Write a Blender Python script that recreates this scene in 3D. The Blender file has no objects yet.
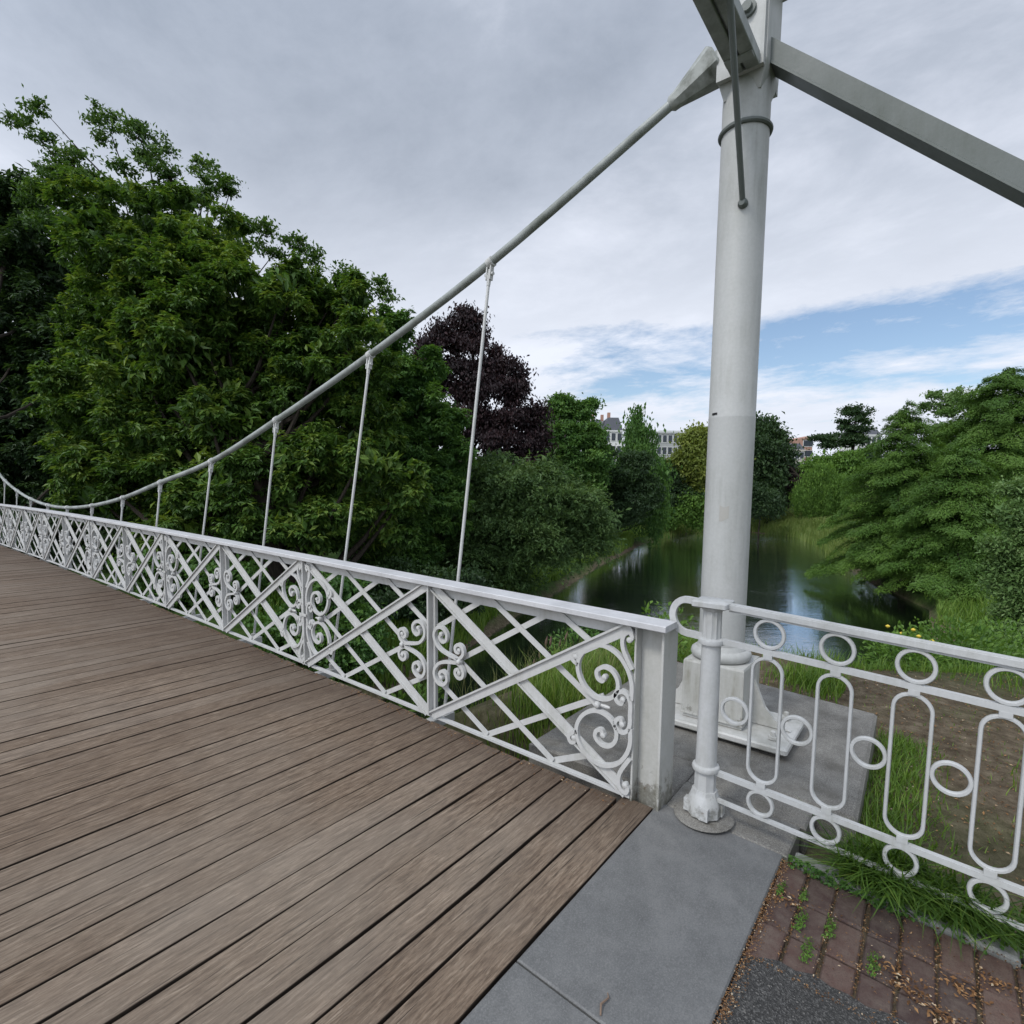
import bpy, math, random
import numpy as np
from mathutils import Vector, Matrix
rng = np.random.default_rng(7)
random.seed(7)
scene = bpy.context.scene
COL = scene.collection
R = math.radians

# ------------------------------------------------------------------ camera
F, CX, CY = 538.5, 513.5, 539.3
CAM = Vector((-2.62, -1.2268, 1.70))
FW = Vector((0.78305687, 0.61493171, -0.09317151))
RT = Vector((0.61833152, -0.78585217, 0.01012468))
UP = Vector((0.06699305, 0.06553908, 0.99559859))
cd = bpy.data.cameras.new('camera'); cam = bpy.data.objects.new('camera', cd); COL.objects.link(cam)
cd.sensor_fit = 'HORIZONTAL'; cd.sensor_width = 36; cd.lens = 36 * F / 1024
cd.shift_x = (512 - CX) / 1024; cd.shift_y = (CY - 512) / 1024
cd.clip_start = .05; cd.clip_end = 3000
m = Matrix(((RT.x, UP.x, -FW.x), (RT.y, UP.y, -FW.y), (RT.z, UP.z, -FW.z)))
cam.matrix_world = Matrix.Translation(CAM) @ m.to_4x4()
scene.camera = cam

def at(px, py, depth):
    """point of the place seen at a given direction and distance"""
    return CAM + FW * depth + RT * ((px - CX) / F * depth) - UP * ((py - CY) / F * depth)

# ------------------------------------------------------------------ helpers
def tag(o, label=None, cat=None, group=None, kind=None):
    if label: o['label'] = label
    if cat: o['category'] = cat
    if group: o['group'] = group
    if kind: o['kind'] = kind
    return o

def empty(name, loc=(0, 0, 0), label=None, cat=None, group=None):
    o = bpy.data.objects.new(name, None); COL.objects.link(o); o.location = loc
    o.empty_display_size = .1
    return tag(o, label, cat, group)

def link_mesh(name, me, mat, parent=None):
    me.materials.append(mat)
    o = bpy.data.objects.new(name, me); COL.objects.link(o)
    if parent is not None:
        o.parent = parent
        me.transform(Matrix.Translation(-Vector(parent_loc(parent))))
    return o

def parent_loc(p):
    v = Vector((0, 0, 0))
    while p is not None:
        v += p.location; p = p.parent
    return v

class MB:
    def __init__(s): s.v = []; s.f = []; s.sm = []
    def add(s, vs, fs, smooth=False):
        n = len(s.v); s.v += [tuple(v) for v in vs]
        s.f += [tuple(i + n for i in f) for f in fs]; s.sm += [smooth] * len(fs)
        return s
    def box(s, a, b):
        x0, y0, z0 = a; x1, y1, z1 = b
        return s.add([(x0,y0,z0),(x1,y0,z0),(x1,y1,z0),(x0,y1,z0),(x0,y0,z1),(x1,y0,z1),(x1,y1,z1),(x0,y1,z1)],
              [(0,3,2,1),(4,5,6,7),(0,1,5,4),(1,2,6,5),(2,3,7,6),(3,0,4,7)])
    def rbox(s, a, b, r=.004):
        """box with chamfered edges"""
        x0,y0,z0=a; x1,y1,z1=b
        me=[]
        pts=[]
        for z,ins in ((z0,r),(z0+r,0),(z1-r,0),(z1,r)):
            X0,X1,Y0,Y1=x0+ins,x1-ins,y0+ins,y1-ins; c=r
            pts.append([(X0+c,Y0,z),(X1-c,Y0,z),(X1,Y0+c,z),(X1,Y1-c,z),(X1-c,Y1,z),(X0+c,Y1,z),(X0,Y1-c,z),(X0,Y0+c,z)])
        return s.rings(pts, True, True)
    def rings(s, pts, cap0=False, cap1=False, smooth=False, closed=True):
        n=len(pts[0]); vs=[p for r in pts for p in r]; fs=[]
        for i in range(len(pts)-1):
            for j in range(n if closed else n-1):
                k=(j+1)%n; fs.append((i*n+j,i*n+k,(i+1)*n+k,(i+1)*n+j))
        if cap0: fs.append(tuple(reversed(range(n))))
        if cap1: fs.append(tuple(range((len(pts)-1)*n,len(pts)*n)))
        return s.add(vs, fs, smooth)
    def sweep(s, path, prof, up=(0,0,1), closed=False, smooth=False):
        """prof: list of (side, up) offsets; path: points"""
        P=[Vector(p) for p in path]; n=len(P); rs=[]
        upv=Vector(up)
        for i in range(n):
            if closed: t=P[(i+1)%n]-P[i-1]
            else: t=P[min(i+1,n-1)]-P[max(i-1,0)]
            t.normalize()
            sd=t.cross(upv)
            if sd.length<1e-5: sd=t.cross(Vector((1,0,0)))
            sd.normalize(); u=sd.cross(t)
            rs.append([P[i]+sd*a+u*b for a,b in prof])
        if closed: rs.append(rs[0]); return s.rings(rs,False,False,smooth)
        return s.rings(rs,True,True,smooth)
    def bar(s, a, b, w, h, up=(0,0,1), off=(0,0)):
        o0,o1=off
        return s.sweep([a,b],[(-w/2+o0,-h/2+o1),(w/2+o0,-h/2+o1),(w/2+o0,h/2+o1),(-w/2+o0,h/2+o1)],up)
    def tube(s, path, r, n=10, closed=False, smooth=True):
        rr=r if hasattr(r,'__len__') else [r]*len(path)
        P=[Vector(p) for p in path]; L=len(P); rs=[]
        ref=Vector((.31,.2,.93))
        for i in range(L):
            t=(P[(i+1)%L]-P[i-1]) if closed else P[min(i+1,L-1)]-P[max(i-1,0)]
            t.normalize(); a=t.cross(ref)
            if a.length<1e-3: a=t.cross(Vector((1,0,0)))
            a.normalize(); b=a.cross(t)
            rs.append([P[i]+(a*math.cos(2*math.pi*k/n)+b*math.sin(2*math.pi*k/n))*rr[i] for k in range(n)])
        if closed: rs.append(rs[0]); return s.rings(rs,False,False,smooth)
        return s.rings(rs,True,True,smooth)
    def lathe(s, c, prof, n=24, axis=None, smooth=True, rot=0):
        c=Vector(c); ax=Vector(axis or (0,0,1)).normalized()
        a=ax.cross(Vector((0,1,0)) if abs(ax.y)<.9 else Vector((1,0,0))).normalized(); b=ax.cross(a)
        rs=[[c+ax*h+(a*math.cos(2*math.pi*k/n+rot)+b*math.sin(2*math.pi*k/n+rot))*r for k in range(n)] for r,h in prof]
        return s.rings(rs,True,True,smooth)
    def build(s, name, mat, parent=None):
        me=bpy.data.meshes.new(name); me.from_pydata(s.v,[],s.f)
        me.polygons.foreach_set('use_smooth',s.sm); me.update()
        o=link_mesh(name,me,mat,parent)
        if any(s.sm):
            try: me.set_sharp_from_angle(angle=R(42))
            except Exception: pass
        return o

def catmull(pts, n=6, closed=False):
    P=[Vector(p) for p in pts]; out=[]; L=len(P)
    rngi=range(L) if closed else range(L-1)
    for i in rngi:
        if closed: p0,p1,p2,p3=P[i-1],P[i],P[(i+1)%L],P[(i+2)%L]
        else: p0,p1,p2,p3=P[max(i-1,0)],P[i],P[i+1],P[min(i+2,L-1)]
        for k in range(n):
            t=k/n
            out.append(.5*((2*p1)+(p2-p0)*t+(2*p0-5*p1+4*p2-p3)*t*t+(3*p1-p0-3*p2+p3)*t**3))
    if not closed: out.append(P[-1])
    return out

# ------------------------------------------------------------------ materials
class NT:
    def __init__(s, name):
        s.m=bpy.data.materials.new(name); s.m.use_nodes=True; s.t=s.m.node_tree; s.n=s.t.nodes
        s.b=s.n['Principled BSDF']; s.out=s.n['Material Output']
    def node(s, typ, **kw):
        n=s.n.new(typ)
        for k,v in kw.items():
            if k.startswith('i_'): n.inputs[k[2:].replace('_',' ')].default_value=v
            else: setattr(n,k,v)
        return n
    def L(s,a,b): s.t.links.new(a,b)
    def coord(s, scale=(1,1,1), src='Object'):
        c=s.node('ShaderNodeTexCoord'); mp=s.node('ShaderNodeMapping'); mp.inputs['Scale'].default_value=scale
        s.L(c.outputs[src],mp.inputs[0]); return mp.outputs[0]
    def noise(s, co, scale, detail=6, rough=.6, dist=0):
        n=s.node('ShaderNodeTexNoise'); n.inputs['Scale'].default_value=scale; n.inputs['Detail'].default_value=detail
        n.inputs['Roughness'].default_value=rough; n.inputs['Distortion'].default_value=dist
        s.L(co,n.inputs['Vector']); return n.outputs['Fac']
    def ramp(s, fac, stops, interp='LINEAR'):
        r=s.node('ShaderNodeValToRGB'); r.color_ramp.interpolation=interp; e=r.color_ramp.elements
        while len(e)<len(stops): e.new(.5)
        for el,(p,c) in zip(e,stops):
            el.position=p; el.color=(c,c,c,1) if not hasattr(c,'__len__') else (*c,1)
        s.L(fac,r.inputs[0]); return r.outputs[0]
    def mix(s, fac, a, b, mode='MIX'):
        x=s.node('ShaderNodeMix',data_type='RGBA',blend_type=mode); 
        for sock,v in ((x.inputs[0],fac),(x.inputs[6],a),(x.inputs[7],b)):
            if hasattr(v,'links') or hasattr(v,'is_linked'): s.L(v,sock)
            elif hasattr(v,'__len__'): sock.default_value=(*v,1)
            else: sock.default_value=v
        return x.outputs[2]
    def math(s, op, a, b=None):
        x=s.node('ShaderNodeMath',operation=op)
        for sock,v in ((x.inputs[0],a),(x.inputs[1],b)):
            if v is None: continue
            if hasattr(v,'is_linked'): s.L(v,sock)
            else: sock.default_value=v
        return x.outputs[0]
    def bump(s, h, strength=.3, dist=.01):
        b=s.node('ShaderNodeBump'); b.inputs['Strength'].default_value=strength; b.inputs['Distance'].default_value=dist
        s.L(h,b.inputs['Height']); s.L(b.outputs[0],s.b.inputs['Normal'])
    def fin(s, col=None, rough=None, spec=None):
        for nm,v in (('Base Color',col),('Roughness',rough),('Specular IOR Level',spec)):
            if v is None: continue
            if hasattr(v,'is_linked'): s.L(v,s.b.inputs[nm])
            elif hasattr(v,'__len__'): s.b.inputs[nm].default_value=(*v,1)
            else: s.b.inputs[nm].default_value=v
        return s.m

def paint(name, base=(.49,.49,.476), dirt=(.16,.155,.10), amount=.5, low=.25, streak=True, scale=6, grime=0):
    n=NT(name); w=n.node('ShaderNodeNewGeometry').outputs['Position']
    big=n.noise(w,scale*.5,5,.65); 
    mp=n.node('ShaderNodeMapping'); mp.inputs['Scale'].default_value=(14,14,1.3); n.L(w,mp.inputs[0])
    st=n.noise(mp.outputs[0],1.6,6,.65)
    fine=n.noise(w,55,4,.7)
    d=n.math('MULTIPLY',n.ramp(big,[(.42,0),(.72,1)]),n.ramp(st,[(.4,.1),(.7,1)])) if streak else n.ramp(big,[(.42,0),(.75,1)])
    d=n.math('MULTIPLY',d,amount)
    chips=n.ramp(fine,[(.69,0),(.73,1)])
    c=n.mix(n.ramp(fine,[(.3,0),(.7,1)]),tuple(x*.9 for x in base),base)
    c=n.mix(d,c,dirt)
    c=n.mix(n.math('MULTIPLY',chips,n.math('MULTIPLY',n.ramp(big,[(.5,0),(.62,1)]),.6*low)),c,(.2,.13,.08))
    if grime:
        sp=n.node('ShaderNodeSeparateXYZ'); n.L(w,sp.inputs[0])
        zz=n.math('SUBTRACT',n.math('MULTIPLY',n.noise(w,13,6,.75),grime*1.6),sp.outputs[2])
        c=n.mix(n.ramp(zz,[(.30,0),(.38,.55),(.52,.9)]),c,(.085,.08,.055))
        rs=n.math('MULTIPLY',n.ramp(n.noise(w,24,5,.7),[(.6,0),(.68,1)]),n.ramp(zz,[(.25,0),(.4,.8)]))
        c=n.mix(rs,c,(.10,.055,.03))
    n.bump(n.noise(w,38,4,.6),.18,.004)
    return n.fin(c,n.ramp(big,[(.3,.42),(.7,.62)]),.4)

M={}
M['paint']=paint('white_paint')
M['paint_scroll']=paint('white_paint_iron',amount=.35)
M['paint_fence']=paint('white_paint_fence',base=(.47,.475,.468),amount=.5)
M['paint_fpost']=paint('white_paint_fence_post',base=(.47,.475,.468),amount=.5,grime=.45)
M['paint_col']=paint('white_paint_column',base=(.43,.435,.42),dirt=(.13,.135,.10),amount=.62,scale=3.0)
M['paint_cap']=paint('white_paint_cap',base=(.52,.52,.525),dirt=(.2,.2,.2),amount=.45,streak=False,scale=8)
M['paint_post']=paint('white_paint_post',base=(.46,.46,.435),dirt=(.13,.12,.06),amount=.8,scale=4,grime=.52)
M['paint_plate']=paint('white_paint_plate',base=(.5,.5,.48),dirt=(.12,.12,.08),amount=.7,streak=False,scale=7)
M['mossy']=paint('mossy_paint',base=(.34,.355,.33),dirt=(.03,.035,.015),amount=1.0,streak=False,scale=12)
M['cable']=paint('grey_cable_paint',base=(.30,.32,.305),dirt=(.06,.07,.045),amount=.8,streak=False,scale=8)
M['steel_dark']=paint('backlit_grey_steel',base=(.125,.14,.13),dirt=(.06,.07,.05),amount=.6,scale=4)  # base colour darkened to carry the backlit shade of beam and brace rod

def wood():
    n=NT('weathered_planks'); g=n.node('ShaderNodeNewGeometry'); w=g.outputs['Position']
    at_=n.node('ShaderNodeAttribute',attribute_name='plank'); rnd=at_.outputs['Fac']
    cb=n.node('ShaderNodeCombineXYZ'); n.L(n.math('MULTIPLY',rnd,90),cb.inputs[0]); n.L(n.math('MULTIPLY',rnd,40),cb.inputs[2])
    def gr(scale,sc,de,ro,di=0):
        mp=n.node('ShaderNodeMapping'); mp.inputs['Scale'].default_value=scale; n.L(w,mp.inputs[0])
        add=n.node('ShaderNodeVectorMath',operation='ADD'); n.L(mp.outputs[0],add.inputs[0]); n.L(cb.outputs[0],add.inputs[1])
        return n.noise(add.outputs[0],sc,de,ro,di)
    grain=gr((5,46,20),1.5,8,.72,.6)
    fine=gr((14,150,60),1.3,5,.75)
    crack=gr((2.2,95,40),1.2,3,.5,.3)
    blot=n.noise(w,2.3,6,.65); blot2=n.noise(w,.55,4,.6); speck=n.noise(w,34,5,.75)
    c=n.ramp(grain,[(.30,(.044,.027,.017)),(.42,(.112,.077,.052)),(.54,(.19,.138,.096)),(.70,(.335,.262,.193))])
    c=n.mix(n.ramp(fine,[(.36,.7),(.5,0)]),c,(.06,.042,.028))
    c=n.mix(n.ramp(fine,[(.55,0),(.7,.4)]),c,(.30,.26,.21))
    c=n.mix(n.ramp(crack,[(.28,.9),(.345,0)]),c,(.022,.015,.010))
    c=n.mix(n.ramp(speck,[(.56,0),(.7,.5)]),c,(.11,.085,.062))
    c=n.mix(n.ramp(rnd,[(0,.35),(.5,0.0)]),c,(.12,.085,.058))
    c=n.mix(n.ramp(rnd,[(.5,0),(1,.22)]),c,(.34,.29,.235))
    c=n.mix(n.math('MULTIPLY',n.ramp(blot,[(.45,0),(.7,1)]),.45),c,(.12,.09,.068))
    c=n.mix(n.math('MULTIPLY',n.ramp(blot2,[(.45,0),(.65,1)]),.3),c,(.27,.235,.19))
    jt=n.node('ShaderNodeAttribute',attribute_name='joint').outputs['Fac']
    c=n.mix(n.ramp(jt,[(.1,0),(.8,.92)]),c,(.018,.012,.008))
    edge=n.node('ShaderNodeAttribute',attribute_name='wet_shade').outputs['Fac']
    c=n.mix(n.math('MULTIPLY',edge,n.ramp(blot,[(.3,.95),(.65,.55)])),c,(.052,.034,.023))  # damp plank ends plus contact shadow at the rail base, painted into the wood
    h=n.math('ADD',n.math('MULTIPLY',grain,.6),n.math('ADD',n.math('MULTIPLY',fine,.5),n.math('MULTIPLY',n.ramp(crack,[(.28,0),(.35,1)]),.6)))
    n.bump(h,.8,.006)
    return n.fin(c,n.ramp(grain,[(.3,.85),(.8,.65)]),.25)
M['wood']=wood()

def stone(name, a, b, c_, spots=.5, stain=None):
    n=NT(name); w=n.node('ShaderNodeNewGeometry').outputs['Position']
    big=n.noise(w,1.7,6,.65); mid=n.noise(w,9,6,.7); fine=n.noise(w,160,3,.8)
    c=n.ramp(n.math('ADD',n.math('MULTIPLY',big,.6),n.math('MULTIPLY',n.noise(w,5,8,.75),.4)),[(.36,a),(.5,b),(.64,c_)])
    c=n.mix(n.ramp(mid,[(.35,.35),(.6,0)]),c,tuple(x*.6 for x in a))
    c=n.mix(n.ramp(fine,[(.5,0),(.75,spots)]),c,tuple(min(1,x*1.5) for x in c_))
    c=n.mix(n.ramp(fine,[(.25,spots),(.45,0)]),c,tuple(x*.5 for x in a))
    if stain: c=n.mix(n.math('MULTIPLY',n.ramp(n.noise(w,4.5,6,.7),[(.52,0),(.66,1)]),.7),c,stain)
    n.bump(n.math('ADD',n.math('MULTIPLY',fine,.4),mid),.35,.006)
    return n.fin(c,n.ramp(mid,[(.3,.75),(.7,.5)]),.35)
M['bluestone']=stone('bluestone',(.105,.107,.106),(.138,.139,.136),(.178,.177,.171),.5,None)
M['concrete']=stone('weathered_concrete',(.085,.08,.07),(.15,.143,.128),(.245,.235,.21),.9,(.065,.058,.045))
M['kerb']=stone('kerb_stone',(.15,.15,.14),(.22,.225,.21),(.3,.3,.28),.4,(.09,.10,.06))
def asphalt():
    n=NT('asphalt'); w=n.node('ShaderNodeNewGeometry').outputs['Position']
    v=n.node('ShaderNodeTexVoronoi'); v.inputs['Scale'].default_value=190; n.L(w,v.inputs['Vector'])
    f=n.noise(w,230,3,.8)
    c=n.mix(v.outputs['Color'],(.022,.023,.026),(.085,.088,.094))
    bw=n.node('ShaderNodeRGBToBW'); n.L(v.outputs['Color'],bw.inputs[0])
    c=n.ramp(bw.outputs[0],[(.1,(.042,.041,.039)),(.6,(.088,.086,.081)),(.85,(.175,.17,.16)),(.97,(.32,.30,.27))])
    c=n.mix(n.ramp(f,[(.3,.7),(.6,0)]),c,(.02,.02,.02))
    n.bump(n.math('ADD',v.outputs['Distance'],f),.9,.006); return n.fin(c,.85,.25)
M['asphalt']=asphalt()
def brick():
    n=NT('paving_brick'); w=n.node('ShaderNodeNewGeometry').outputs['Position']
    r=n.node('ShaderNodeAttribute',attribute_name='plank').outputs['Fac']
    c=n.ramp(r,[(0,(.052,.034,.031)),(.5,(.082,.049,.041)),(1,(.115,.070,.056))])
    m_=n.noise(w,14,6,.7)
    c=n.mix(n.ramp(m_,[(.4,0),(.7,.6)]),c,(.16,.13,.105)); f=n.noise(w,170,3,.8)
    c=n.mix(n.ramp(f,[(.3,.6),(.5,0)]),c,(.04,.028,.026))
    n.bump(n.math('ADD',f,m_),.5,.005); return n.fin(c,.8,.3)
M['brick']=brick()
def soil():
    n=NT('ground_soil'); w=n.node('ShaderNodeNewGeometry').outputs['Position']
    a=n.node('ShaderNodeAttribute',attribute_name='green').outputs['Fac']
    big=n.noise(w,.9,6,.65); mid=n.noise(w,8,6,.7); f=n.noise(w,95,4,.8)
    c=n.ramp(mid,[(.3,(.06,.045,.029)),(.5,(.125,.098,.066)),(.7,(.22,.18,.125))])
    c=n.mix(n.ramp(f,[(.62,0),(.68,.9)]),c,(.3,.22,.13)); c=n.mix(n.ramp(f,[(.3,.7),(.42,0)]),c,(.02,.016,.01))
    gr=n.ramp(n.noise(w,3,6,.7),[(.3,(.018,.035,.008)),(.6,(.045,.085,.018)),(.8,(.085,.12,.03))])
    fac=n.math('MULTIPLY',a,n.ramp(big,[(.2,.75),(.5,1)]))
    c=n.mix(fac,c,gr)
    n.bump(n.math('ADD',f,n.math('MULTIPLY',mid,2)),.8,.02); return n.fin(c,.95,.1)
M['soil']=soil()
def litter():
    n=NT('leaf_litter'); r=n.node('ShaderNodeAttribute',attribute_name='var').outputs['Fac']
    c=n.ramp(r,[(0,(.06,.03,.014)),(.5,(.17,.085,.035)),(.9,(.30,.17,.075)),(1,(.5,.42,.3))]); return n.fin(c,.8,.2)
M['litter']=litter()
def water():
    n=NT('lake_water'); w=n.node('ShaderNodeNewGeometry').outputs['Position']
    m0=n.node('ShaderNodeMapping'); m0.inputs['Rotation'].default_value=(0,0,R(-40)); n.L(w,m0.inputs[0])
    mp=n.node('ShaderNodeMapping'); mp.inputs['Scale'].default_value=(2.6,.55,1); n.L(m0.outputs[0],mp.inputs[0])
    n1=n.noise(mp.outputs[0],1.1,3,.55); n2=n.noise(mp.outputs[0],4.5,3,.6)
    patch=n.ramp(n.noise(w,.09,3,.5),[(.4,.35),(.62,1)])
    h=n.math('MULTIPLY',n.math('ADD',n1,n.math('MULTIPLY',n2,.5)),patch)
    n.bump(h,.4,.035)
    gl=n.node('ShaderNodeBsdfGlossy'); gl.inputs['Roughness'].default_value=.012; gl.inputs['Color'].default_value=(.95,.97,1,1)
    n.L(n.n['Bump'].outputs[0],gl.inputs['Normal'])
    fr=n.node('ShaderNodeFresnel'); fr.inputs['IOR'].default_value=2.3; n.L(n.n['Bump'].outputs[0],fr.inputs['Normal'])
    mx=n.node('ShaderNodeMixShader'); n.L(n.math('ADD',n.math('MULTIPLY',fr.outputs[0],.6),.36),mx.inputs[0]); n.L(n.b.outputs[0],mx.inputs[1]); n.L(gl.outputs[0],mx.inputs[2])
    n.L(mx.outputs[0],n.out.inputs[0])
    return n.fin((.006,.009,.006),.2,.2)
M['water']=water()
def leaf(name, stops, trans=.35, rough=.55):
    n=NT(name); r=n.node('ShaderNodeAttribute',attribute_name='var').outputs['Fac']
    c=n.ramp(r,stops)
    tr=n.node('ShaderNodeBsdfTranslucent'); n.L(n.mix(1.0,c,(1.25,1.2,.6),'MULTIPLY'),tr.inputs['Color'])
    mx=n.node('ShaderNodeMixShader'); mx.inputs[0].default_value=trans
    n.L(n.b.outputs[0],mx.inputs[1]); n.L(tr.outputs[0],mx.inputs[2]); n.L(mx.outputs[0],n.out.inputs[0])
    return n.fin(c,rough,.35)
def greens(d,mid,l): return [(0,d),(.5,mid),(1,l)]
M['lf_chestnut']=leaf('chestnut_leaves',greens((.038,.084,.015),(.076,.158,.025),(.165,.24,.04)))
M['lf_locust']=leaf('locust_leaves',greens((.034,.08,.016),(.07,.145,.027),(.13,.21,.04)))
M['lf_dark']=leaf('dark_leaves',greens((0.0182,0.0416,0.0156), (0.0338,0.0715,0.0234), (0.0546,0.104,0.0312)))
M['lf_mid']=leaf('mid_green_leaves',greens((0.0437,0.1092,0.025),(0.078,0.1716,0.0343),(0.1326,0.2496,0.0499)))
M['lf_willow']=leaf('soft_green_leaves',greens((.042,.088,.026),(.075,.140,.040),(.125,.195,.058)))
M['lf_beech']=leaf('copper_leaves',greens((.010,.006,.008),(.024,.012,.015),(.055,.026,.029)),.25)
M['lf_bright']=leaf('bright_leaves',greens((.0585,.13,.0182),(.0975,.195,.0286),(.156,.273,.0455)))
M['lf_yellow']=leaf('yellow_green_leaves',greens((0.091,0.13,0.0208), (0.156,0.2015,0.0338), (0.247,0.286,0.0585)))
M['lf_cypress']=leaf('cypress_needles',greens((.04,.1,.018),(.085,.17,.028),(.145,.25,.042)))
M['lf_pale']=leaf('pale_leaves',greens((.065,.125,.035),(.12,.21,.06),(.2,.29,.11)))
M['grass']=leaf('grass_blades',greens((.055,.115,.018),(.12,.22,.03),(.24,.32,.07)),.4)
M['drygrass']=leaf('dry_grass_blades',greens((.09,.14,.03),(.22,.24,.09),(.4,.36,.2)),.4)
M['reed']=leaf('reed_blades',greens((.075,.13,.025),(.14,.21,.045),(.27,.30,.10)),.35)
def bark():
    n=NT('bark'); w=n.node('ShaderNodeNewGeometry').outputs['Position']
    mp=n.node('ShaderNodeMapping'); mp.inputs['Scale'].default_value=(9,9,1.5); n.L(w,mp.inputs[0])
    f=n.noise(mp.outputs[0],2,6,.7); n.bump(f,.8,.03)
    return n.fin(n.ramp(f,[(.3,(.016,.013,.010)),(.7,(.05,.041,.032))]),.9,.15)
M['bark']=bark()
def plain(name,c,rough=.7,noise=.2):
    n=NT(name); w=n.node('ShaderNodeNewGeometry').outputs['Position']
    f=n.noise(w,1.5,5,.7); return n.fin(n.mix(f,tuple(x*(1-noise) for x in c),tuple(min(1,x*(1+noise)) for x in c)),rough,.3)
M['b_cream']=plain('cream_render',(.5,.46,.4)); M['b_white']=plain('white_render',(.62,.62,.6)); M['b_grey']=plain('grey_concrete_wall',(.34,.35,.34))
M['b_orange']=plain('orange_brick_wall',(.36,.21,.16)); M['slate']=plain('slate_roof',(.09,.095,.11)); M['glass']=plain('dark_window_glass',(.04,.05,.06),.1)
M['tile']=plain('red_tile_roof',(.3,.13,.08))
M['flower']=plain('yellow_petals',(.6,.45,.06)); M['stem']=plain('rusty_plumes',(.12,.075,.06))
M['twig']=plain('dry_twig',(.2,.14,.1)); M['rock']=stone('mossy_rock',(.06,.06,.05),(.12,.12,.1),(.2,.19,.17),.4,(.04,.05,.02))
M['soil_dark']=plain('packed_dirt',(.06,.04,.025),.9,.4)
M['under']=plain('dark_timber',(.03,.026,.022)); M['sticker']=plain('torn_sticker_residue',(.36,.35,.32),.8,.35)
M['rust']=plain('rusty_metal',(.09,.05,.03)); M['dark']=plain('dark_slot',(.015,.015,.015))

# ------------------------------------------------------------------ terrain
def zd(Y): return .0185*Y-.0008*max(0.0,Y-4.0)**2
LAKE=np.array([(-40,14),(-40,4.6),(-8,4.3),(2,4.2),(6,4.6),(9.4,3.2),(9.6,.5),(11,-2.2),(15,-3.4),(20,-2.6),(25,-1.3),(30.5,-1.2),(34,.2),(40,2.4),(47,4.4),(58,7),(72,12),(77,18),(77,25),(58,24.5),(49.5,23),(41,20.6),(33.4,18.7),(27.5,16.8),(22.8,15.35),(17,13.6),(12.3,12),(9,10.9),(6,10.2),(2,10.2),(-8,11)],float)
def lake_dist(X,Y):
    """signed distance to the shoreline, negative in the water"""
    P=np.stack([X,Y],-1); d=np.full(X.shape,1e9); ins=np.zeros(X.shape,bool)
    n=len(LAKE)
    for i in range(n):
        a=LAKE[i]; b=LAKE[(i+1)%n]; ab=b-a; ap=P-a
        t=np.clip((ap@ab)/(ab@ab),0,1); q=ap-t[...,None]*ab
        d=np.minimum(d,np.hypot(q[...,0],q[...,1]))
        c=((a[1]>Y)!=(b[1]>Y)); xx=a[0]+(Y-a[1])/(b[1]-a[1]+1e-12)*(b[0]-a[0]); ins^=c&(X<xx)
    return np.where(ins,-d,d)
def sstep(x,a,b):
    t=np.clip((x-a)/(b-a),0,1); return t*t*(3-2*t)
def vnoise(X,Y,seed=0):
    r=0
    for k,(f,a) in enumerate(((.13,1),(.31,.5),(.83,.25),(2.1,.1))):
        r=r+a*np.sin(X*f+1.3*k+seed)*np.cos(Y*f*1.1+2.1*k+seed*.7)+a*.5*np.sin((X+Y)*f*.7+k)
    return r
def ground_z(X,Y):
    X=np.asarray(X,float); Y=np.asarray(Y,float)
    d=lake_dist(X,Y)
    bank=np.where(d<0,-4-.9*sstep(-d,0,3),-4+.45*sstep(d,0,.4)+1.35*sstep(d,.2,5)+.05*np.clip(d-3,0,40))
    bank=bank+np.where(X>70,.1*np.clip(d-3,0,12),0)
    bank=bank+.12*vnoise(X,Y)*sstep(d,.5,4)
    # near abutment bank, high behind the railing
    e=np.hypot(np.maximum(0,X-4.6)*.85,np.maximum(0,Y-1.6))
    top=-.16-.05*np.clip(X-.2,0,9)-.03*np.clip(np.abs(Y),0,6)
    nearw=1-sstep(e,0,4.2)
    nearw=np.where(Y<-.6,np.maximum(nearw,1-sstep(X-4.6-.95*np.clip(-Y-.6,0,6),0,4.6)),nearw)
    z=bank*(1-nearw)+top*nearw
    z=np.where(d<0,np.minimum(z,-4.05),z)
    z=z+.025*vnoise(X*5,Y*5,3)*nearw
    pav=sstep(.3-X,0,.2)*sstep(1.0-Y,0,.3)   # under the paving
    z=z*(1-pav)+np.minimum(z,-.34)*pav
    chasm=sstep(.95-X,0,.3)*sstep(Y-.8,0,.4)*(1-sstep(Y,3,4.3))
    z=np.where(chasm>0,z-chasm*.9,z)
    return z
def axis(c,n,near,far):
    t=np.linspace(-1,1,n); k=7.2; return c+np.sinh(t*k)/np.sinh(k)*far
gx=np.unique(np.concatenate([axis(2.5,230,0,900),np.linspace(-2,7,91),np.linspace(7,75,137)])); gy=np.unique(np.concatenate([axis(0,230,0,900),np.linspace(-4,7,111),np.linspace(7,40,67)]))
GX,GY=np.meshgrid(gx,gy,indexing='ij'); GZ=ground_z(GX,GY)
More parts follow.
